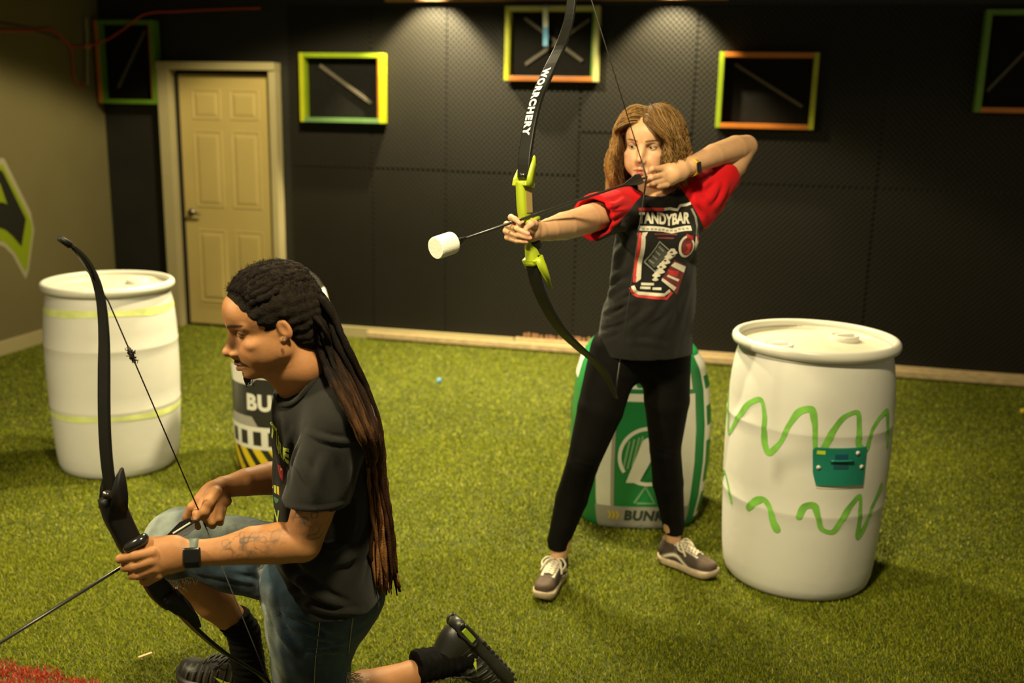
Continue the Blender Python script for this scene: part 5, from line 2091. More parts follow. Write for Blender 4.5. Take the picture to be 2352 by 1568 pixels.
def mark(name, sh_px, m, off=.0016):
    """print stroke: an outline on the cloth's chest, given by where it lies on the shirt"""
    v2, f2 = dice(*sh_px, 9)
    q = []
    for x, y in v2:
        h_ = BVM.ray_cast(Vector(CAM), Vector(unit(P(x, y, 2.0) - CAM)), 5)
        q.append(A_(h_[0]) + A_(h_[1]) * off * .6 if h_[0] else A_([0, 0, -50]))
    q = A_(q)
    fs = [t for t in f2 if all(q[i][2] > -40 for i in t) and max(np.linalg.norm(q[t[i]] - q[t[i - 1]]) for i in range(3)) < .06]
    if fs:
        used = sorted({i for t in fs for i in t})
        mp_ = {k: j for j, k in enumerate(used)}
        return build(name, q[used], [[mp_[i] for i in t] for t in fs], m, shm)


def letters(name, s, pts, m, bold=.05):
    """letters squeezed into a quad of four corners: top-left, top-right, bottom-right, bottom-left"""
    v2, f2 = text_polys(s, 1.0, bold)
    v2 = (v2 - v2.min(0)) / np.ptp(v2, axis=0)
    tl, tr_, br, bl_ = (A_(p, float) for p in pts)
    q = [(tl * (1 - x) + tr_ * x) * y + (bl_ * (1 - x) + br * x) * (1 - y) for x, y in v2]
    mark(name, (A_(q), f2), m)


letters('print_lettering', 'T', [(621, 962), (637, 985), (630, 1012), (621, 998)], m_il)
letters('print_lettering', 'U', [(636, 990), (641, 1002), (641, 1040), (635, 1024)], m_il)
letters('print_lettering', 'R', [(639, 1008), (650, 1022), (649, 1052), (640, 1040)], m_il)
letters('print_lettering', 'E', [(651, 1026), (664, 1030), (663, 1066), (650, 1054)], m_il)
letters('print_lettering', 'O', [(617, 1150), (629, 1156), (628, 1186), (617, 1178)], m_il, .03)
letters('print_lettering', 'N', [(629, 1165), (642, 1172), (639, 1200), (627, 1192)], m_il, .03)
mark('shirt_print', poly2([(638, 1066), (645, 1068), (652, 1082), (650, 1105), (643, 1092)]), m_ir)
mark('shirt_print', poly2([(645, 1072), (650, 1076), (649, 1082), (645, 1080)]), m_pw, .0022)
mark('shirt_print', poly2([(617, 1062), (622, 1068), (624, 1078), (620, 1100), (617, 1112)]), m_il)
for k in range(4):
    x = 617 + k * 6.5
    mark('shirt_print', poly2([(x, 1108 + k * 2.5), (x + 5, 1110 + k * 2.5), (x + 5.5, 1128 + k * 3), (x + .5, 1124 + k * 3)]), m_iy if k % 2 else m_il)
mark('shirt_print', poly2([(616, 1132), (641, 1146), (640, 1152), (634, 1156), (620, 1146)]), m_ig)

# denim shorts
m_denim = bpy.data.materials.new('washed_denim')
m_denim = vmat('washed_denim', 0.8, bump=0.25, bscale=420, spec=0.2, sheen=0.1)
V = Vol((-1.02, 2.0, 0.0), (-0.25, 2.62, 0.72), 0.0048)
V.chain([HFm, HFm * .45 + KFm * .55, KFm + A_([.02, 0, 0])], [.108, .096, .088], .012)
V.ell(KFm + A_([.012, 0, -.012]), (.082, .085, .085), .03)
V.chain([HNm, HNm * .5 + KNm * .5 + A_([-.032, -.006, 0]), KNm + A_([.005, 0, .0])], [.112, .092, .076], .012)
V.chain([P(676, 1345, 2.245), P(700, 1440, 2.245), P(726, 1568, 2.26), KNm], [.088, .082, .070, .066], .05)
V.rc(PELM + A_([0, -.04, -.01]), PELM + A_([0, .05, -.01]), .106, .106, .05)
# leg openings
hF = P(415, 1318, 2.42)
aFl = unit(P(395, 1335, 2.42) - P(450, 1240, 2.42))
V.cut(P(452, 1338, 2.43), unit(A_([-.30, .0, -1])))if False else None
V.cut((0, 0, .012), (0, 0, -1))
opn = unit(AFm - KFm)
d0 = KFm + opn * .070
V.rc(KFm + opn * .02, KFm + opn * .20, .054, .066, .003, mode='sub')
ax = [(V.lo[i] + V.h * np.arange(V.n[i])) for i in range(3)]
d = (ax[0][:, None, None] - d0[0]) * opn[0] + (ax[1][None, :, None] - d0[1]) * opn[1] + (ax[2][None, None, :] - d0[2]) * opn[2]
ab_ = ((ax[0][:, None, None] - d0[0]) ** 2 + (ax[1][None, :, None] - d0[1]) ** 2 + (ax[2][None, None, :] - d0[2]) ** 2) - d * d
near = (ab_ < .108 ** 2) & (d > -.01)
V.D = np.where(near, np.maximum(V.D, d), V.D).astype(np.float32)
v, f = V.mesh()
FB = bvh_of(v, f)
FD = fold_paths(((590, 1370, 620, 1480, 10, 5), (620, 1360, 680, 1500, 12, 6), (640, 1400, 760, 1450, 8, 5), (650, 1430, 790, 1480, 8, 5), (690, 1480, 800, 1470, 7, 4), (700, 1510, 790, 1500, 7, 4), (560, 1170, 600, 1230, 14, 6), (520, 1180, 545, 1260, 12, 5), (600, 1160, 610, 1240, 10, 5), (440, 1310, 590, 1340, 10, 5), (470, 1300, 600, 1310, 10, 4), (735, 1420, 720, 1560, 4, 2.5), (808, 1420, 795, 1520, 4, 2)), .00096, .0019)
V.displace(fold_field(FD), .03)
V.displace(lambda Q: .0028 * vnoise(Q, A_([16, 16, 12])) + .0012 * vnoise(Q, 50), .02)
v, f = V.mesh()
v = relax(v, f, 1)
dk, md, lt_ = A_((0.008, 0.017, 0.030)), A_((0.032, 0.060, 0.085)), A_((0.34, 0.38, 0.33))
n1 = vnoise(v, A_([30, 30, 10])) * .5 + vnoise(v, A_([90, 90, 40])) * .3 + vnoise(v, 8) * .4
c = mixc(np.tile(dk, (len(v), 1)), md, .5 + n1 * .7)
# fading on the knee, the thigh front and along creases; near thigh has side light painted in
fade_lit = np.maximum.reduce([blob(v, KFm + A_([-.06, -.03, .03]), (.16, .15, .13)) * 1.0, blob(v, P(500, 1200, 2.34), (.13, .13, .08)) * .8, blob(v, P(622, 1430, 2.20), (.040, .12, .12)) * 1.0, blob(v, P(648, 1510, 2.24), (.032, .12, .12)) * .9])
c = mixc(c, lt_, fade_lit * (.65 + .5 * n1))
c = mixc(c, (0.36, 0.36, 0.28), blob(v, P(598, 1318, 2.25), (.022, .06, .016)) * (vnoise(v, A_([200, 200, 60])) > .0) * .8)
rimd = np.abs((v - d0) @ opn) < .008
c[rimd & (np.linalg.norm(v - d0, axis=1) < .108)] = (0.20, 0.23, 0.20)
jn = build('denim_shorts', v, f, m_denim, mn, colors=c)
# outseam stitch lines
mb = MB()
for pts_ in (((736, 1418), (730, 1470), (724, 1520), (722, 1566)), ((811, 1412), (806, 1450), (800, 1500))):
    rs = []
    for x, y in pts_:
        h_ = FB.ray_cast(Vector(CAM), Vector(unit(P(x, y, 2) - CAM)), 5)
        if h_[0]:
            rs.append(A_(h_[0]) + A_(h_[1]) * .0015)
    mb = MB()
    mb.tube(smooth_path(rs, 24), .0014, 5)
    mb.build('stitched_seam', mat('tan_thread', (0.22, 0.19, 0.13), 0.8), jn)
# frayed threads at the hems
r_ = np.random.default_rng(5)
pa, ra, ca = [], [], []
for k in range(170):
    a = r_.uniform(0, 6.28)
    u1, u2 = unit(np.cross(opn, (0, 0, 1))), None
    u2 = np.cross(opn, u1)
    e = u1 * math.cos(a) + u2 * math.sin(a)
    b0 = d0 - opn * .004 + e * .074
    h_ = FB.find_nearest(Vector(b0))
    b0 = A_(h_[0])
    ln = r_.uniform(.006, .026)
    p1 = b0 + opn * ln * .5 + r_.normal(0, .004, 3)
    p2 = b0 + opn * ln + A_([0, 0, -.006]) + r_.normal(0, .007, 3)
    pa.append(smooth_path([b0, p1, p2], 5))
    ra.append(np.full(5, r_.uniform(.0006, .0012)))
    ca.append((0.52, 0.50, 0.40))
for k in range(26):
    b0 = P(r_.uniform(788, 806), r_.uniform(1545, 1566), 2.24)
    p2 = b0 + A_([r_.uniform(.01, .05), r_.normal(0, .01), r_.uniform(-.03, .006)])
    pa.append(smooth_path([b0, (b0 + p2) / 2 + r_.normal(0, .006, 3), p2], 5))
    ra.append(np.full(5, .0009))
    ca.append((0.52, 0.48, 0.38))
v, f, c = strands(A_(pa), A_(ra), A_(ca), 4)
fr = build('frayed_hem', v, f, vmat('frayed_thread', .8), jn, colors=c)
fr['kind'] = 'stuff'

# socks
m_sock = mat('black_sock', (0.005, 0.0046, 0.004), 0.95, 0.2, 40, 0.3, 260, spec=.1)
dirF = unit(A_([-.92, -.25, 0]))
heelF = A_([AFm[0] + .045, AFm[1] + .015, .022])
V = Vol((-0.85, 2.40, 0.02), (-0.58, 2.66, 0.34), .004)
sk0 = P(535, 1418, 2.482)
skb = A_([AFm[0] + .012, AFm[1] + .004, .10])
V.chain([sk0 - unit(AFm - sk0) * .012, AFm, skb], [.045, .0435, .046], .006)
V.cut(sk0 + A_([-.004, 0, .002]), -unit(AFm - sk0))
V.displace(lambda Q: .0016 * np.sin(Q[:, 2] * 330) + .0015 * vnoise(Q, 60), .02)
v, f = V.mesh()
build('sock', v, f, m_sock, mn)
V = Vol((-0.30, 2.40, 0.02), (0.02, 2.72, 0.26), .004)
sn0 = P(953, 1533, 2.515)
dS = unit(ANm - sn0)
V.chain([sn0 - dS * .01, ANm, ANm + dS * .045], [.049, .0445, .046], .006)
V.cut(sn0, -dS)
V.displace(lambda Q: .0018 * np.sin((Q - sn0) @ dS * 300) + .0020 * vnoise(Q, 55), .02)
v, f = V.mesh()
build('sock', v, f, m_sock, mn)

# black ribbed sneakers
m_blk = vmat('black_synthetic', 0.38, bump=0.1, bscale=300, spec=0.5)
m_blk_sole = mat('black_rubber_sole', (0.022, 0.021, 0.019), 0.4, 0.15, 30)
m_blk_lace = mat('black_lace', (0.014, 0.013, 0.012), 0.7)
m_lime = mat('lime_plastic', (0.45, 0.56, 0.03), 0.4)


def runner_color(q, k):
    x, y, z = q[:, 0], q[:, 1], q[:, 2]
    c = np.tile(A_((0.018, 0.017, 0.015)), (len(q), 1))
    rib = np.exp(-(((y * 52 + z * 9) % 1 - .5) / .12) ** 2) * (np.abs(x) > .014) * (y > .07) * (y < .25) * (z < .085) * (z > .035)
    return mixc(c, (0.085, 0.082, 0.074), rib)


rs_ = dict(sole=.034, top=.118, m_sole=m_blk_sole, m_upper=m_blk, m_lace=m_blk_lace, color=runner_color, rows=6, lace_r=.0028, cross=True, lift=.018)


def runner(heel, d, up, L):
    sh, (bv, R, o, k, W_) = sneaker(mn, 'sneaker', heel, A_(heel) + unit(d) * .3, up, L, rs_)
    # raised ribs down both sides, a lime tick and air windows in the heel
    for s in (-1, 1):
        for i in range(7):
            y = (.085 + i * .022) * k
            pts = []
            for zz in np.linspace(.040, .095 - .006 * i, 7):
                h_ = bv.ray_cast(Vector((s * .2, y + (.095 - zz) * .25, zz * k)), Vector((-s, 0, 0)), .4)
                if h_[0]:
                    pts.append(A_(h_[0]) + A_([s * .001, 0, 0]))
            if len(pts) > 2:
                mb = MB()
                mb.tube([W_(p) for p in smooth_path(pts, 9)], .0030, 6)
                mb.build('side_rib', m_blk_sole, sh)
        tick = [(.140, .066), (.122, .050), (.114, .045), (.104, .046), (.098, .054), (.106, .053), (.115, .057), (.172, .078)]
        v2, f2 = dice(*poly2([(a * k + .0, b_ * k) for a, b_ in tick]), .006)
        q = []
        for y, z in v2:
            h_ = bv.ray_cast(Vector((s * .2, y, z)), Vector((-s, 0, 0)), .4)
            q.append(A_(h_[0]) + A_([s * .0035, 0, 0]) if h_[0] else A_([s * .04, y, z]))
        build('tick_emblem', A_([W_(p) for p in q]), f2, m_lime, sh)
        mb = MB()
        mb.bbox_bevel(W_((s * .0365 * k, .045 * k, .018)), R @ A_([.0025, 0, 0]), R @ A_([0, .024 * k, 0]), R @ A_([0, 0, .0085]), .006)
        mb.build('air_window', mat('lime_air_unit', (0.30, 0.42, 0.03), 0.15, spec=.7), sh, smooth=False)
        mb = MB()
        pts = [(s * .037 * k, .012 * k, .006), (s * .0385 * k, .045 * k, .004), (s * .038 * k, .075 * k, .010), (s * .038 * k, .08 * k, .024), (s * .0375 * k, .045 * k, .031), (s * .036 * k, .012 * k, .030), (s * .035 * k, .004 * k, .018), (s * .037 * k, .012 * k, .006)]
        mb.tube([W_(p) for p in smooth_path(pts, 26)], .0048, 7)
        mb.build('heel_frame', m_blk_sole, sh)
    # treads
    mb = MB()
    for i in range(9):
        for s in (-1, 1):
            mb.bbox_bevel(W_((s * .020 * k, (.10 + i * .0195) * k, -.001 + max(0.0, ((.10 + i * .0195) / .28 - 0.80) / 0.2) ** 2 * .018)), R @ A_([.017 * k, 0, 0]), R @ A_([0, .0065 * k, 0]), R @ A_([0, 0, .004]), .002)
    t_ = mb.build('tread', m_blk_sole, sh, smooth=False)
    t_['kind'] = 'stuff'
    return sh


toeF = G(424, 1566, .02)
hF_ = A_([AFm[0] + .055, AFm[1] + .03, .020])
dF_ = unit(A_([*(toeF - hF_)[:2], 0]))
runner(hF_, dF_, (0, 0, 1), .30)
# rear shoe stands on its toes, heel in the air
hl = P(1052, 1412, 2.60)
to = G(1184, 1556, .028)
d_ = unit(to - hl)
L_ = float(np.linalg.norm(to - hl))
upv = unit(sn0 - ANm)
upv = unit(-A_([1.0, .55, .35]))
runner(hl, d_, upv, max(.27, min(.30, L_ * 1.02)))
SC_dbg = (L_, hl, to)

# smart watch on the near wrist
wd_ = unit(P(510, 1265, 2.016) - P(400, 1272, 1.998))
wc = P(446, 1270, 2.006)
RR = frame(wd_, (0, 0, 1))
wt = thing_part('wristwatch', mn, wc, 'square black watch with a grey green band')
an = np.linspace(0, 2 * math.pi, 49)
ring = A_([wc + RR[:, 0] * .0295 * math.cos(a) + RR[:, 2] * .0305 * math.sin(a) for a in an])
v, f = loft(ring, wd_, .023, .0028, caps=False)
build('strap', v, f, mat('grey_green_band', (0.085, 0.105, 0.085), 0.6), wt)
fdir = unit(CAM - wc)
fdir = unit(fdir - wd_ * (fdir @ wd_) + RR[:, 2] * -.28)
fdir = unit(fdir - wd_ * (fdir @ wd_))
mb = MB()
mb.bbox_bevel(wc + fdir * .0335, wd_ * .0185, np.cross(wd_, fdir) * .0225, fdir * .0055, .0062)
mb.build('case', mat('black_watch_case', (0.010, 0.010, 0.010), 0.25, spec=.6), wt)
mb = MB()
mb.bbox_bevel(wc + fdir * .0392, wd_ * .0150, np.cross(wd_, fdir) * .0190, fdir * .0008, .0007)
mb.build('screen', mat('watch_glass', (0.004, 0.004, 0.004), 0.06, spec=.6), wt)

# hair: twisted roots combed back over the head into long hanging locks
cen, rad = A_([0, -.010, .040]), A_([.079, .099, .087])
V = Vol((-0.11, -0.16, -0.11), (0.11, 0.14, 0.16), .0028, HM, head_t, sM)
V.ell(cen, rad, 0)
V.ell((0, -.066, .0), (.062, .050, .058), .04)
V.ell((0, -.052, -.045), (.058, .042, .045), .03)
V.ell((0, .122, -.024), (.075, .074, .098), .010, mode='sub')
for s in (-1, 1):
    V.ell((s * .082, .022, -.058), (.028, .050, .066), .010, mode='sub')
    V.ell((s * .085, -.006, -.012), (.020, .022, .036), .006, mode='sub')
V.cut((0, -.05, -.080), (0, .35, -1))
V.displace(lambda Q: (-.0022 * np.abs(np.sin(np.arctan2(Q[:, 0], Q[:, 2] - .0) * 11 + Q[:, 1] * 8)) - .002 * vnoise(Q, 90)) * np.clip((.075 - Q[:, 1]) / .04, 0, 1), .02)
v, f = V.mesh()
n = vnoise(v, 160)
c = np.tile(A_((0.0125, 0.0095, 0.0068)), (len(v), 1)) * (1 + .4 * n[:, None])
hr = build('hair', V.world(v), f, m_hair_m, mn, colors=c)
r_ = np.random.default_rng(11)
w2 = lambda p: A_(p) * sM @ HM.T + head_t
tie = toHM(P(742, 712, 2.12))
# short fuzz over the crown
pa, ra = [], []
while len(pa) < 1500:
    d = unit(r_.normal(size=3))
    p = cen + d * rad
    if p[2] < .02 or abs(p[0]) > .068 or p[1] > .070 - .9 * max(0, .09 - p[2]):
        continue
    ln = r_.uniform(.004, .013)
    e = unit(d + r_.normal(0, .6, 3))
    pa.append(w2(smooth_path([p, p + d * ln * .5 + r_.normal(0, .001, 3), p + e * ln], 4)))
    ra.append(np.full(4, .0004))
for k in range(420):  # chin and lip hair
    x = r_.normal(0, .010)
    p = A_([x, .092 - abs(x) * .5, -.105 + r_.normal(0, .005)])
    pa.append(w2(smooth_path([p, p + A_([0, .004, -.004]), p + A_([r_.normal(0, .002), .002, -.006])], 4)))
    ra.append(np.full(4, .0005))
v, f, c = strands(A_(pa), A_(ra), np.tile(A_((0.009, 0.0065, 0.005)), (len(pa), 1)), 3)
fz = build('flyaway_hair', v, f, m_hair_m, hr, colors=c)
fz['kind'] = 'stuff'


def lock(pts, r0, r1, tipc, seed, K=40):
    rr = np.random.default_rng(seed)
    q = smooth_path(pts, K)
    t = np.linspace(0, 1, K)
    q = q + np.stack([np.convolve(rr.normal(0, .0045, K), np.ones(7) / 7, 'same') * np.clip(t * 3, 0, 1) for _ in range(3)], 1)
    rad_ = np.interp(t, [0, .5, .92, 1], [r0, r0 * .95, r1, r1 * .35]) * (1 + .13 * np.sin(np.arange(K) * 2.1 + seed) + .10 * rr.normal(size=K))
    v, f = tube(q, rad_, 8)
    tv = np.repeat(t, 8)
    c = mixc(np.tile(A_((0.008, 0.0055, 0.004)), (len(v), 1)), tipc, np.clip((tv - .18) / .6, 0, 1) * .85)
    c = c * (1 + .3 * rr.normal(size=(len(v), 1)))
    build('dreadlock', v, f, m_hair_m, hr, colors=np.clip(c, .004, 1))


# combed-back rolls along the head
for i in range(15):
    a = math.radians(-70 + i * 10)
    y0 = .072 - .03 * abs(math.sin(a)) ** 1.5
    pts = []
    for u_ in np.linspace(0, 1, 7):
        th = math.acos(np.clip((y0 - cen[1]) / rad[1], -1, 1)) * (1 - u_) + math.radians(158) * u_
        s_ = math.sin(th)
        aa = a * (1 - .55 * u_ ** 2)
        pts.append(w2(cen + A_([(rad[0] - .003) * s_ * math.sin(aa), (rad[1] - .003) * math.cos(th), (rad[2] - .003) * s_ * math.cos(aa)])))
    lock(pts, .0085, .0095, A_((0.014, 0.0105, 0.0075)), 200 + i, 30)
# hanging locks: gathered behind the head, then lying down the near side of his back


def on_back(x, y, Y, lift):
    d = unit(P(x, y, 2.0) - CAM)
    h_ = BVM.ray_cast(Vector(CAM), Vector(d), 5)
    p = P(x, y, Y)
    if h_[0] is not None and h_[0].y < Y + .02:
        return A_(h_[0]) - d * lift
    return p


for i in range(54):
    out = r_.uniform(0, 1)
    dep = r_.uniform(0, 1)
    x_ = lambda a, b_: a + (b_ - a) * out
    lift = .006 + .030 * dep
    Yd = 2.14 - .05 * dep
    s0 = P(x_(722, 748), x_(778, 692) + r_.normal(0, 5), 2.13 + r_.normal(0, .02))
    pts = [P(x_(690, 735), x_(770, 668), 2.11), s0, on_back(x_(738, 796), x_(828, 786), Yd, lift), on_back(x_(777, 842), x_(905, 880), Yd + .03, lift), on_back(x_(820, 876), 985, Yd + .05, lift), on_back(x_(847, 884), 1100, Yd + .07, lift), on_back(x_(858, 902), 1210, Yd + .08, lift)]
    endy = 1372 - abs(r_.normal(0, 38)) - (40 if r_.uniform() < .25 else 0)
    pts.append(on_back(x_(862, 906) + r_.normal(0, 4), (1210 + endy) / 2, Yd + .085, lift))
    pts.append(on_back(x_(866, 918) + r_.normal(0, 5), endy, Yd + .085, lift))
    tipc = A_((0.24, 0.105, 0.034)) if r_.uniform() < .40 else A_((0.055, 0.022, 0.009)) * r_.uniform(.6, 1.6)
    lock(pts, r_.uniform(.0055, .0075), r_.uniform(.0040, .0056), tipc, 300 + i)
# ================================================================== bows and arrows
m_limb = mat('black_limb_laminate', (0.008, 0.0075, 0.006), 0.42, 0.1, 20, spec=0.25)
m_limb_edge = mat('brown_limb_core', (0.10, 0.045, 0.02), 0.45)
m_riser_g = mat('lime_riser_plastic', (0.31, 0.38, 0.012), 0.42, 0.06, 10)
m_grip = mat('black_rubber_grip', (0.006, 0.0055, 0.005), 0.55, spec=0.3)
m_string = mat('black_bowstring', (0.015, 0.012, 0.009), 0.6)
m_shaft = mat('black_carbon_shaft', (0.02, 0.019, 0.017), 0.3, spec=0.6)
m_foam = mat('white_foam', (0.80, 0.78, 0.66), 0.9, 0.03, 40, 0.1, 200)
m_bolt = mat('dark_bolt', (0.06, 0.055, 0.05), 0.3, metal=0.8)
m_word = mat('white_print', (0.72, 0.72, 0.64), 0.5)
m_sight = mat('tan_sight_plate', (0.30, 0.20, 0.07), 0.5)


class BowPlane:
    """the flat plane a bow lies in: g on the arrow line, a backwards along the arrow, b up the bow"""

    def __init__(self, g, a, lean):
        self.g, self.a = A_(g), unit(a)
        up = A_([0, 0, 1.0])
        b0 = unit(up - self.a * (up @ self.a))
        n0 = np.cross(self.a, b0)
        self.b = b0 * math.cos(lean) + n0 * math.sin(lean)
        self.n = np.cross(self.a, self.b)

    def at(self, x, y):
        d = _f + _r * (x - 1176) / FPX - _u * (y - 784) / FPX
        s = ((self.g - CAM) @ self.n) / (d @ self.n)
        return CAM + d * s

    def q(self, s, l, w_=0.0):
        return self.g + self.a * s + self.b * l + self.n * w_


def prism(plane, outline, w0, w1, bev=0.0):
    """outline in (back, up) metres of the bow plane, thickness from w0 to w1 across it"""
    o = A_(outline)
    n = len(o)
    bm = bmesh.new()
    lo = [bm.verts.new(plane.q(s, l, w0)) for s, l in o]
    hi = [bm.verts.new(plane.q(s, l, w1)) for s, l in o]
    bm.faces.new(lo[::-1])
    bm.faces.new(hi)
    for i in range(n):
        bm.faces.new((lo[i], lo[(i + 1) % n], hi[(i + 1) % n], hi[i]))
    bmesh.ops.recalc_face_normals(bm, faces=bm.faces[:])
    if bev:
        ed = [e for e in bm.edges if len(e.link_faces) == 2 and e.calc_face_angle(0) > .5]
        bmesh.ops.bevel(bm, geom=ed, offset=bev, segments=2, affect='EDGES', profile=.6)
    bm.verts.index_update()
    v = A_([q.co[:] for q in bm.verts])
    f = [tuple(q.index for q in p.verts) for p in bm.faces]
    bm.free()
    return v, f


# ---- the archer's arrow and bow
nockW, tipW = P(1485, 407, 3.055), P(1000, 570, 2.45)
aW = unit(nockW - tipW)
sG = min(np.linspace(0, 1, 4001), key=lambda s: abs((lambda p: 1176 + FPX * ((p - CAM) @ _r) / ((p - CAM) @ _f))(tipW + (nockW - tipW) * s) - 1205))
gW = tipW + (nockW - tipW) * sG
BP = BowPlane(gW, aW, math.radians(-3.5))
BP.off = 0.028                       # the arrow lies beside the riser
# shift the bow sideways so the arrow passes along its near face
sgn = -1 if (BP.n @ (CAM - gW)) < 0 else 1
BP2 = BowPlane(gW - BP.n * sgn * .020, aW, math.radians(-3.5))
BP2.b, BP2.n = BP.b, BP.n
bow = thing('recurve_bow', 'drawn recurve bow with a lime green riser held by the standing archer', 'bow', gW)
up_px = [(1204, 405), (1205, 372), (1212, 318), (1231, 232), (1263, 158), (1292, 95), (1307, 45), (1313, 0), (1316, -45), (1318, -90), (1330, -118)]
lo_px = [(1222, 605), (1232, 650), (1256, 706), (1288, 757), (1328, 797), (1366, 830), (1394, 866), (1408, 896), (1416, 914)]
sl = lambda pts: A_([[(BP2.at(*p) - BP2.g) @ BP2.a, (BP2.at(*p) - BP2.g) @ BP2.b] for p in pts])


def limb(parent, plane, sl_, w_, th, name='limb'):
    pts = smooth_path(sl_, 44)
    P3 = A_([plane.q(s, l) for s, l in pts])
    v, f = loft(P3, plane.n, np.interp(np.linspace(0, 1, 44), *w_), np.interp(np.linspace(0, 1, 44), *th), round_=.12)
    o = build(name, v, f, m_limb, parent, smooth=False)
    return o, P3


ul, uP = limb(bow, BP2, sl(up_px), ([0, .45, .8, .97, 1], [.043, .043, .030, .014, .009]), ([0, 1], [.010, .006]))
ll, lP = limb(bow, BP2, sl(lo_px), ([0, .45, .8, .97, 1], [.043, .042, .030, .014, .009]), ([0, 1], [.010, .006]))
# lettering down the upper limb's near face
i0, i1 = 9, 24
Tm, Nm, Bm = frames(uP, BP2.n)
tvx, tfx = text_polys('WORRCHERY', 1.0, .055, spacing=1.22)
tvx = tvx - tvx.min(0)
Lx, Ly = tvx.max(0)
top_l = BP2.at(1268, 160)
bot_l = BP2.at(1213, 310)
arcs = np.r_[0, np.cumsum(np.linalg.norm(np.diff(uP, axis=0), axis=1))]
s_top = arcs[np.argmin(np.linalg.norm(uP - top_l, axis=1))]
s_bot = arcs[np.argmin(np.linalg.norm(uP - bot_l, axis=1))]
facing = 1 if Bm[15] @ (CAM - uP[15]) > 0 else -1
wdir = 1 if Nm[15][0] > 0 else -1


def on_limb(x, y):
    s = s_top + (s_bot - s_top) * x / Lx
    p = A_([np.interp(s, arcs, uP[:, k]) for k in range(3)])
    nrm = unit(A_([np.interp(s, arcs, Bm[:, k]) for k in range(3)])) * facing
    wv = unit(A_([np.interp(s, arcs, Nm[:, k]) for k in range(3)])) * wdir
    return p + nrm * .0056 + wv * ((y / Ly - .5) * .0270 - .004)


v, f = dice(tvx, tfx, .25)
build('limb_lettering', A_([on_limb(a, b_) for a, b_ in v]), f, m_word, ul, smooth=False)
# riser: drawn in the bow plane as (back, up)
R2 = lambda pts: A_([[(BP2.at(*p) - BP2.g) @ BP2.a, (BP2.at(*p) - BP2.g) @ BP2.b] for p in pts])
cl_px = [(1203, 415), (1203, 450), (1204, 490), (1207, 520), (1213, 550), (1221, 580), (1227, 605)]
rc_ = smooth_path(np.column_stack([R2(cl_px), [.040, .036, .028, .018, .018, .030, .040], [.030, .030, .030, .022, .020, .030, .040]]), 30)
P3 = A_([BP2.q(q[0], q[1]) for q in rc_])
v, f = loft(P3, BP2.n, rc_[:, 3], rc_[:, 2], round_=.25)
ris = build('riser', v, f, m_riser_g, bow)
# limb pockets: cheek plates either side of each limb butt
for top, a_px, b_px in ((True, (1203, 418), (1212, 358)), (False, (1226, 600), (1252, 662))):
    A0, B0 = BP2.at(*a_px), BP2.at(*b_px)
    ax = unit(B0 - A0)
    ln = np.linalg.norm(B0 - A0)
    bk = unit(np.cross(BP2.n, ax))
    if bk @ BP2.a < 0:
        bk = -bk
    rim = 1 if BP2.n[0] > 0 else -1
    for sd, k in ((rim, 1.0), (-rim, .50)):
        ctr = [(-.012, -.016), (-.014, .013), (ln * .25 * k, .015), (ln * .62 * k, .010), (ln * 1.0 * k, .003), (ln * 1.02 * k, -.003), (ln * .55 * k, -.011), (ln * .2 * k, -.015)]
        bm = bmesh.new()
        w0, w1 = sd * .0225, sd * .0290
        lo = [bm.verts.new(A0 + ax * x + bk * y + BP2.n * w0) for x, y in ctr]
        hi = [bm.verts.new(A0 + ax * x + bk * y + BP2.n * w1) for x, y in ctr]
        n = len(ctr)
        bm.faces.new(lo[::-1])
        bm.faces.new(hi)
        for i in range(n):
            bm.faces.new((lo[i], lo[(i + 1) % n], hi[(i + 1) % n], hi[i]))
        bmesh.ops.recalc_face_normals(bm, faces=bm.faces[:])
        bmesh.ops.bevel(bm, geom=[e for e in bm.edges if e.calc_face_angle(0) > .5], offset=.0022, segments=2, affect='EDGES')
        bm.verts.index_update()
        build('limb_pocket', A_([q.co[:] for q in bm.verts]), [tuple(q.index for q in p.verts) for p in bm.faces], m_riser_g, ris)
        bm.free()
    mb = MB()
    mb.bbox_bevel(A0 - ax * .006, ax * .007, bk * .017, BP2.n * .027, .003)
    mb.build('limb_seat', m_riser_g, ris, smooth=False)
    mb = MB()
    q = A0 + ax * .016
    d_ = bk if bk @ (CAM - q) > 0 else -bk
    mb.tube([q, q + d_ * .013], .0085, 14)
    mb.tube([q + d_ * .013, q + d_ * .016], .006, 12)
    mb.build('limb_bolt', m_bolt, ris)
# sight window plate, shelf and grip
q0, q1 = BP2.at(1205, 432), BP2.at(1207, 488)
nv = -sgn * -1
near = BP.n * sgn
bk = unit(np.cross(BP2.n, unit(q1 - q0)))
mb = MB()
mb.bbox_bevel((q0 + q1) / 2 + near * .0155, (q1 - q0) / 2, bk * .011, near * .0015, .001)
mb.build('sight_plate', m_sight, ris, smooth=False)
mb = MB()
shp = smooth_path([BP2.at(1199, 512) + near * .012, BP2.at(1206, 507) + near * .024, BP2.at(1216, 502) + near * .026, BP2.at(1226, 500) + near * .018], 12)
mb.tube(shp, np.interp(np.linspace(0, 1, 12), [0, .7, 1], [.007, .006, .0055]), 8)
mb.build('arrow_shelf', m_riser_g, ris)
gp = smooth_path([BP2.at(1211, 512), BP2.at(1215, 530), BP2.at(1223, 550), BP2.at(1231, 570)], 16)
v, f = tube(gp, np.interp(np.linspace(0, 1, 16), [0, .3, .7, 1], [.015, .019, .020, .016]), 14, True, BP2.n, 1.1)
build('grip', v, f, m_grip, ris)
mb = MB()
q = BP2.at(1229, 589)
mb.bbox_bevel(q + near * .0205, unit(BP2.at(1232, 600) - q) * .006, bk * .009, near * .001, .0008)
mb.build('emblem_badge', m_grip, ris, smooth=False)
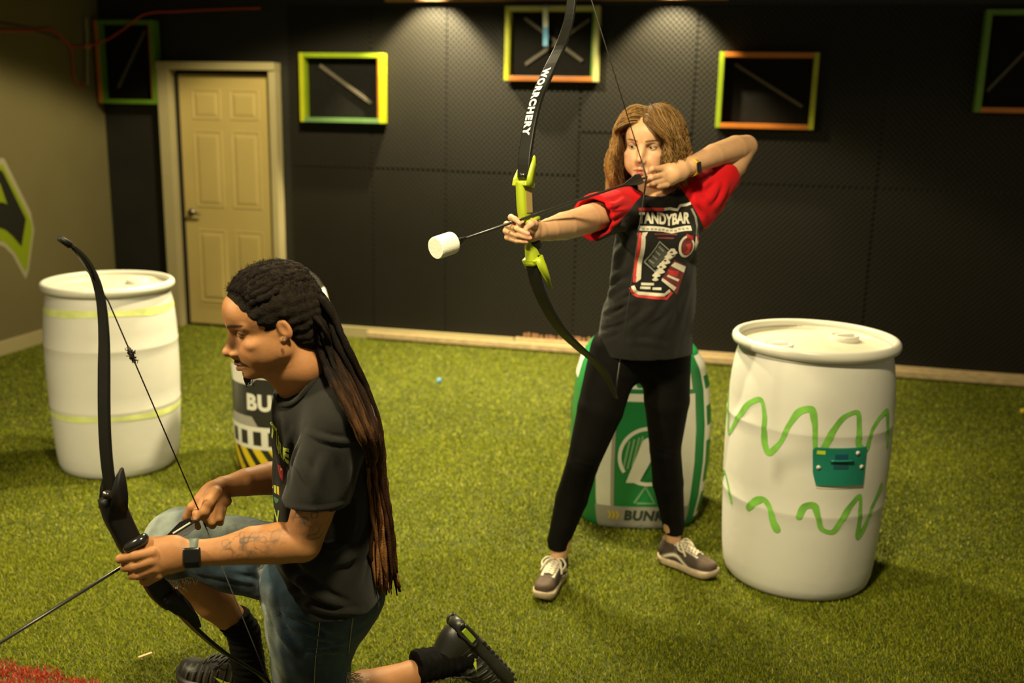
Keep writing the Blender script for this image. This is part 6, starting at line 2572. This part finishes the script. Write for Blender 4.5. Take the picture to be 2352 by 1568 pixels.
# string
tU, tL = uP[-2], lP[-2]
mb = MB()
mb.tube([tU, nockW], .0016, 6)
mb.tube([nockW, tL], .0016, 6)
mb.build('bowstring', m_string, bow)
for tq in (tU, tL):
    d_ = unit(nockW - tq)
    mb = MB()
    mb.tube([tq, tq + d_ * .10], .0026, 7)
    mb.build('string_serving', m_string, bow)
mb = MB()
mb.tube([nockW + unit(tU - nockW) * .05, nockW, nockW + unit(tL - nockW) * .05], .0028, 7)
mb.build('string_serving', m_string, bow)


def vane(mb, base, a, up, ln, h):
    n = np.cross(a, up)
    pts = [(0, 0), (ln * .12, h * .85), (ln * .35, h), (ln, 0)]
    lo = [base + a * x + up * y - n * .0006 for x, y in pts]
    hi = [base + a * x + up * y + n * .0006 for x, y in pts]
    mb.add(np.concatenate([lo, hi]), [(3, 2, 1, 0), (4, 5, 6, 7), (0, 1, 5, 4), (1, 2, 6, 5), (2, 3, 7, 6), (3, 0, 4, 7)])


def foam_arrow(label, nock, tip, m_vane, foam=True, pale=None):
    t = thing('foam_tipped_arrow' if foam else 'arrow', label, 'arrow', (A_(nock) + A_(tip)) / 2)
    a = unit(A_(tip) - A_(nock))
    ln = np.linalg.norm(A_(tip) - A_(nock))
    mb = MB()
    mb.tube([A_(nock) + a * .012, A_(tip) - a * (.0 if not foam else .03)], .0039, 12)
    mb.build('shaft', m_shaft, t)
    mb = MB()
    mb.tube([A_(nock) - a * .004, A_(nock) + a * .016], [.0030, .0042], 10)
    mb.build('nock', m_string, t)
    u1 = unit(np.cross(a, (0, 0, 1)))
    u2 = np.cross(u1, a)
    for k in range(3):
        ang = math.radians(90 + 120 * k)
        mb = MB()
        vane(mb, A_(nock) + a * .02, a, u1 * math.cos(ang) + u2 * math.sin(ang), .10, .020)
        mb.build('vane', pale if (pale and k == 1) else m_vane, t, smooth=False)
    if foam:
        R_ = .0285
        pr_ = [(.001, 0), (.010, 0), (R_ * .92, .0), (R_ * .95, .0), (R_ * .98, .003), (R_, .006), (R_, .007), (R_, .030), (R_, .051), (R_, .052), (R_ * .98, .055), (R_ * .95, .058), (R_ * .92, .058), (.001, .058)]
        RR_ = frame(a, u2)
        n = 36
        an_ = np.arange(n) * 2 * math.pi / n
        base = A_(tip) - a * .058
        v = np.concatenate([[base + a * z + RR_[:, 0] * r * math.cos(x) + RR_[:, 2] * r * math.sin(x) for x in an_] for r, z in pr_])
        f = [(i * n + j, i * n + (j + 1) % n, (i + 1) * n + (j + 1) % n, (i + 1) * n + j) for i in range(len(pr_) - 1) for j in range(n)]
        f += [tuple(range(n))[::-1], tuple((len(pr_) - 1) * n + j for j in range(n))]
        build('foam_head', v, f, m_foam, t)
        mb = MB()
        for k in range(3):
            ang = math.radians(30 + 120 * k)
            e = u1 * math.cos(ang) + u2 * math.sin(ang)
            mb.tube([base - a * .038 + e * .003, base + e * .022, base + a * .004 + e * .026], .0014, 6)
        mb.tube([base - a * .045, base - a * .02, base + a * .001], [.0045, .006, .012], 10)
        mb.build('head_socket', m_grip, t)
    return t


m_vane_b = mat('black_vane', (0.016, 0.015, 0.013), 0.5)
foam_arrow('black arrow with a fat white foam head nocked on the drawn bow', nockW, tipW, m_vane_b)
# ---- the kneeling man's black bow and arrow
nockM = P(463, 1187, 2.205)
dirM = unit(P(272, 1306, 2.04) - nockM)
gM = P(300, 1288, 2.02)
BM = BowPlane(gM, -dirM, math.radians(-3.0))
bowm = thing('recurve_bow', 'plain black recurve bow held upright by the kneeling man', 'bow', gM)
slm = lambda pts: A_([[(BM.at(*p) - BM.g) @ BM.a, (BM.at(*p) - BM.g) @ BM.b] for p in pts])
up_m = [(258, 1148), (247, 1075), (241, 1000), (239, 930), (239, 850), (239, 780), (236, 725), (229, 675), (215, 630), (196, 595), (172, 570), (146, 553)]
lo_m = [(392, 1378), (430, 1425), (470, 1463), (520, 1502), (570, 1532), (605, 1556), (628, 1590), (640, 1630), (642, 1675)]
ulm, uPm = limb(bowm, BM, slm(up_m), ([0, .5, .82, .96, 1], [.042, .042, .028, .014, .011]), ([0, 1], [.009, .006]))
llm, lPm = limb(bowm, BM, slm(lo_m), ([0, .5, .82, .96, 1], [.042, .042, .028, .014, .011]), ([0, 1], [.009, .006]))
mb = MB()
mb.tube([uPm[-1] + (uPm[-3] - uPm[-1]) * .6, uPm[-1] + (uPm[-1] - uPm[-3]) * .4], [.0075, .0062], 10)
mb.build('limb_tip', m_grip, ulm)
# riser
rm_px = [(252, 1140), (266, 1180), (283, 1215), (300, 1250), (318, 1282), (340, 1320), (365, 1352), (392, 1380)]
sr = slm(rm_px)
rc_ = smooth_path(np.column_stack([sr, [.044, .050, .048, .046, .034, .034, .046, .044], [.034, .032, .032, .036, .028, .028, .034, .036]]), 34)
P3 = A_([BM.q(q[0], q[1]) for q in rc_])
v, f = loft(P3, BM.n, rc_[:, 3], rc_[:, 2], round_=.3)
rsm = build('riser', v, f, m_grip, bowm)
nearM = BM.n if BM.n @ (CAM - gM) > 0 else -BM.n
# cheek plates beside the limb butts
for a_px, b_px, ln_k in (((262, 1150), (266, 1068), 1.0), ((388, 1372), (448, 1432), 1.0)):
    A0, B0 = BM.at(*a_px), BM.at(*b_px)
    ax_ = unit(B0 - A0)
    ln = np.linalg.norm(B0 - A0) * ln_k
    bk_ = unit(np.cross(BM.n, ax_))
    for sd in (1, -1):
        ctr = [(-.02, -.019), (-.02, .021), (ln * .35, .020), (ln * .75, .012), (ln, .002), (ln, -.004), (ln * .6, -.012), (ln * .2, -.018)]
        bm = bmesh.new()
        w0, w1 = sd * .0215, sd * .0275
        lo = [bm.verts.new(A0 + ax_ * x + bk_ * y + BM.n * w0) for x, y in ctr]
        hi = [bm.verts.new(A0 + ax_ * x + bk_ * y + BM.n * w1) for x, y in ctr]
        n = len(ctr)
        bm.faces.new(lo[::-1])
        bm.faces.new(hi)
        for i in range(n):
            bm.faces.new((lo[i], lo[(i + 1) % n], hi[(i + 1) % n], hi[i]))
        bmesh.ops.recalc_face_normals(bm, faces=bm.faces[:])
        bmesh.ops.bevel(bm, geom=[e for e in bm.edges if e.calc_face_angle(0) > .5], offset=.002, segments=2, affect='EDGES')
        bm.verts.index_update()
        build('limb_pocket', A_([q.co[:] for q in bm.verts]), [tuple(q.index for q in p.verts) for p in bm.faces], m_grip, rsm)
        bm.free()
q = BM.at(247, 1136)
d_ = unit(CAM - q)
mb = MB()
mb.tube([q + d_ * .012, q + d_ * .028], .0105, 16)
mb.tube([q + d_ * .028, q + d_ * .032], .0068, 12)
mb.build('limb_bolt', m_bolt, rsm)
q = BM.at(384, 1374)
mb = MB()
mb.tube([q + d_ * .012, q + d_ * .028], .0105, 16)
mb.build('limb_bolt', m_bolt, rsm)
mb = MB()
mb.tube(smooth_path([P(290, 1262, 1.985), P(306, 1252, 1.975), P(326, 1240, 1.98), P(331, 1233, 2.0)], 14), np.interp(np.linspace(0, 1, 14), [0, .15, .85, 1], [.008, .0118, .0118, .009]), 12)
mb.build('arrow_shelf', mat('glossy_black_plastic', (0.012, 0.0115, 0.011), 0.2, spec=.6), rsm)
# string with two fluffy silencers
tU, tL = BM.at(249, 692), lPm[-8]
mb = MB()
mb.tube([uPm[-2], tU + (nockM - tU) * .0, nockM], .0016, 6)
mb.tube([nockM, tL, lPm[-2]], .0016, 6)
mb.build('bowstring', m_string, bowm)


def silencer(c0, ax0):
    r_ = np.random.default_rng(4)
    pa = []
    for k in range(70):
        d = unit(r_.normal(size=3))
        b0 = c0 + ax0 * r_.uniform(-.016, .016)
        pa.append(smooth_path([b0, b0 + d * .005 + r_.normal(0, .002, 3), b0 + d * r_.uniform(.005, .013)], 4))
    v, f, c = strands(A_(pa), np.full((len(pa), 4), .0009), np.tile(A_((.02, .014, .01)), (len(pa), 1)), 4)
    mb = MB()
    mb.tube([c0 - ax0 * .02, c0 - ax0 * .008, c0 + ax0 * .008, c0 + ax0 * .02], [.0025, .0055, .0050, .0025], 8)
    mb.add(v, f.tolist())
    mb.build('string_silencer', m_string, bowm)['kind'] = 'stuff'


silencer(P(297, 803, 0) if False else tU + (nockM - tU) * .225, unit(nockM - tU))
tipM = nockM + dirM * .86
foam_arrow('black arrow held on the string by the kneeling man', nockM, tipM, m_vane_b)
arM = [o for o in bpy.data.objects if o.name.startswith('foam_tipped_arrow')][-1]
mb = MB()
q0, q1 = nockM + dirM * .030, nockM + dirM * .078
tc_ = unit(CAM - q0)
up_ = unit(np.cross(dirM, tc_))
if up_[2] < 0:
    up_ = -up_
mb.bbox_bevel((q0 + q1) / 2 + tc_ * .004 + up_ * .003, (q1 - q0) / 2, up_ * .0020, tc_ * .0020, .0012)  # pale strip paints the white highlight along the shaft
mb.build('pale_strip', mat('pale_strip_highlight', (0.55, 0.55, 0.47), 0.4), arM, smooth=False)
# ------------------------------------------------------------------ turf
def blades(name, pts, wmul, c_lo, c_hi, c_odd, odd, hgt=0.0125):
    n = len(pts)
    a = rng.uniform(0, 2 * math.pi, n)
    w_ = rng.uniform(0.0011, 0.0021, n) * wmul
    h = rng.uniform(0.55, 1.15, n) * hgt
    lean = rng.uniform(0.1, 0.95, n) * h * 1.1
    la = rng.uniform(0, 2 * math.pi, n) * 0.75 + 0.6
    s = np.stack([np.cos(a), np.sin(a)], 1) * w_[:, None]
    v = np.zeros((n, 3, 3))
    v[:, 0, :2] = pts - s
    v[:, 1, :2] = pts + s
    v[:, 2, :2] = pts + np.stack([np.cos(la), np.sin(la)], 1) * lean[:, None]
    v[:, 2, 2] = h
    v[:, :2, 2] = 0.001
    t = rng.uniform(0, 1, (n, 1))
    col = A_(c_lo) * (1 - t) + A_(c_hi) * t
    od = rng.uniform(0, 1, n) < odd
    col[od] = A_(c_odd) * rng.uniform(0.6, 1.2, (od.sum(), 1))
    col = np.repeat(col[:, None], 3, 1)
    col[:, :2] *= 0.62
    fc = np.arange(n * 3).reshape(n, 3)
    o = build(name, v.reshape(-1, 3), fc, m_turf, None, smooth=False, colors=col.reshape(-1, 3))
    o['kind'] = 'stuff'
    return o


m_turf = vmat('turf_fibre', 0.55, spec=0.16)
bs = [n for n in m_turf.node_tree.nodes if n.type == 'BSDF_PRINCIPLED'][0]
CORNER = WP(UC, 0, 0)


def red_edge(x):
    """front limit in y of the red corner patch"""
    return np.interp(x, [-2.6, -1.9, -1.541, -1.364, -1.202, -1.08], [2.83, 2.79, 2.737, 2.70, 2.63, 2.52])


zones = [((-2.1, 2.1), (2.05, 3.6), 60000, 1.05), ((-3.0, 3.0), (3.6, 5.0), 29000, 1.45), ((-3.7, 4.3), (5.0, 7.95), 14000, 1.9)]
gp, gw, rp_ = [], [], []
for (x0, x1), (y0, y1), den, wm in zones:
    k = int((x1 - x0) * (y1 - y0) * den)
    q = np.stack([rng.uniform(x0, x1, k), rng.uniform(y0, y1, k)], 1)
    # keep inside the walls
    q3 = q - WO[:2]
    q = q[((q3 @ WN[:2]) > 0.03) & (((q - CORNER[:2]) @ WT[:2]) > 0.015)]
    wob = 0.012 * np.sin(q[:, 0] * 40) + rng.normal(0, .008, len(q))
    red = (q[:, 1] < red_edge(q[:, 0]) + wob) & (q[:, 0] < -1.06)
    gp.append(q[~red])
    gw.append(np.full((~red).sum(), wm))
    rp_.append(q[red])
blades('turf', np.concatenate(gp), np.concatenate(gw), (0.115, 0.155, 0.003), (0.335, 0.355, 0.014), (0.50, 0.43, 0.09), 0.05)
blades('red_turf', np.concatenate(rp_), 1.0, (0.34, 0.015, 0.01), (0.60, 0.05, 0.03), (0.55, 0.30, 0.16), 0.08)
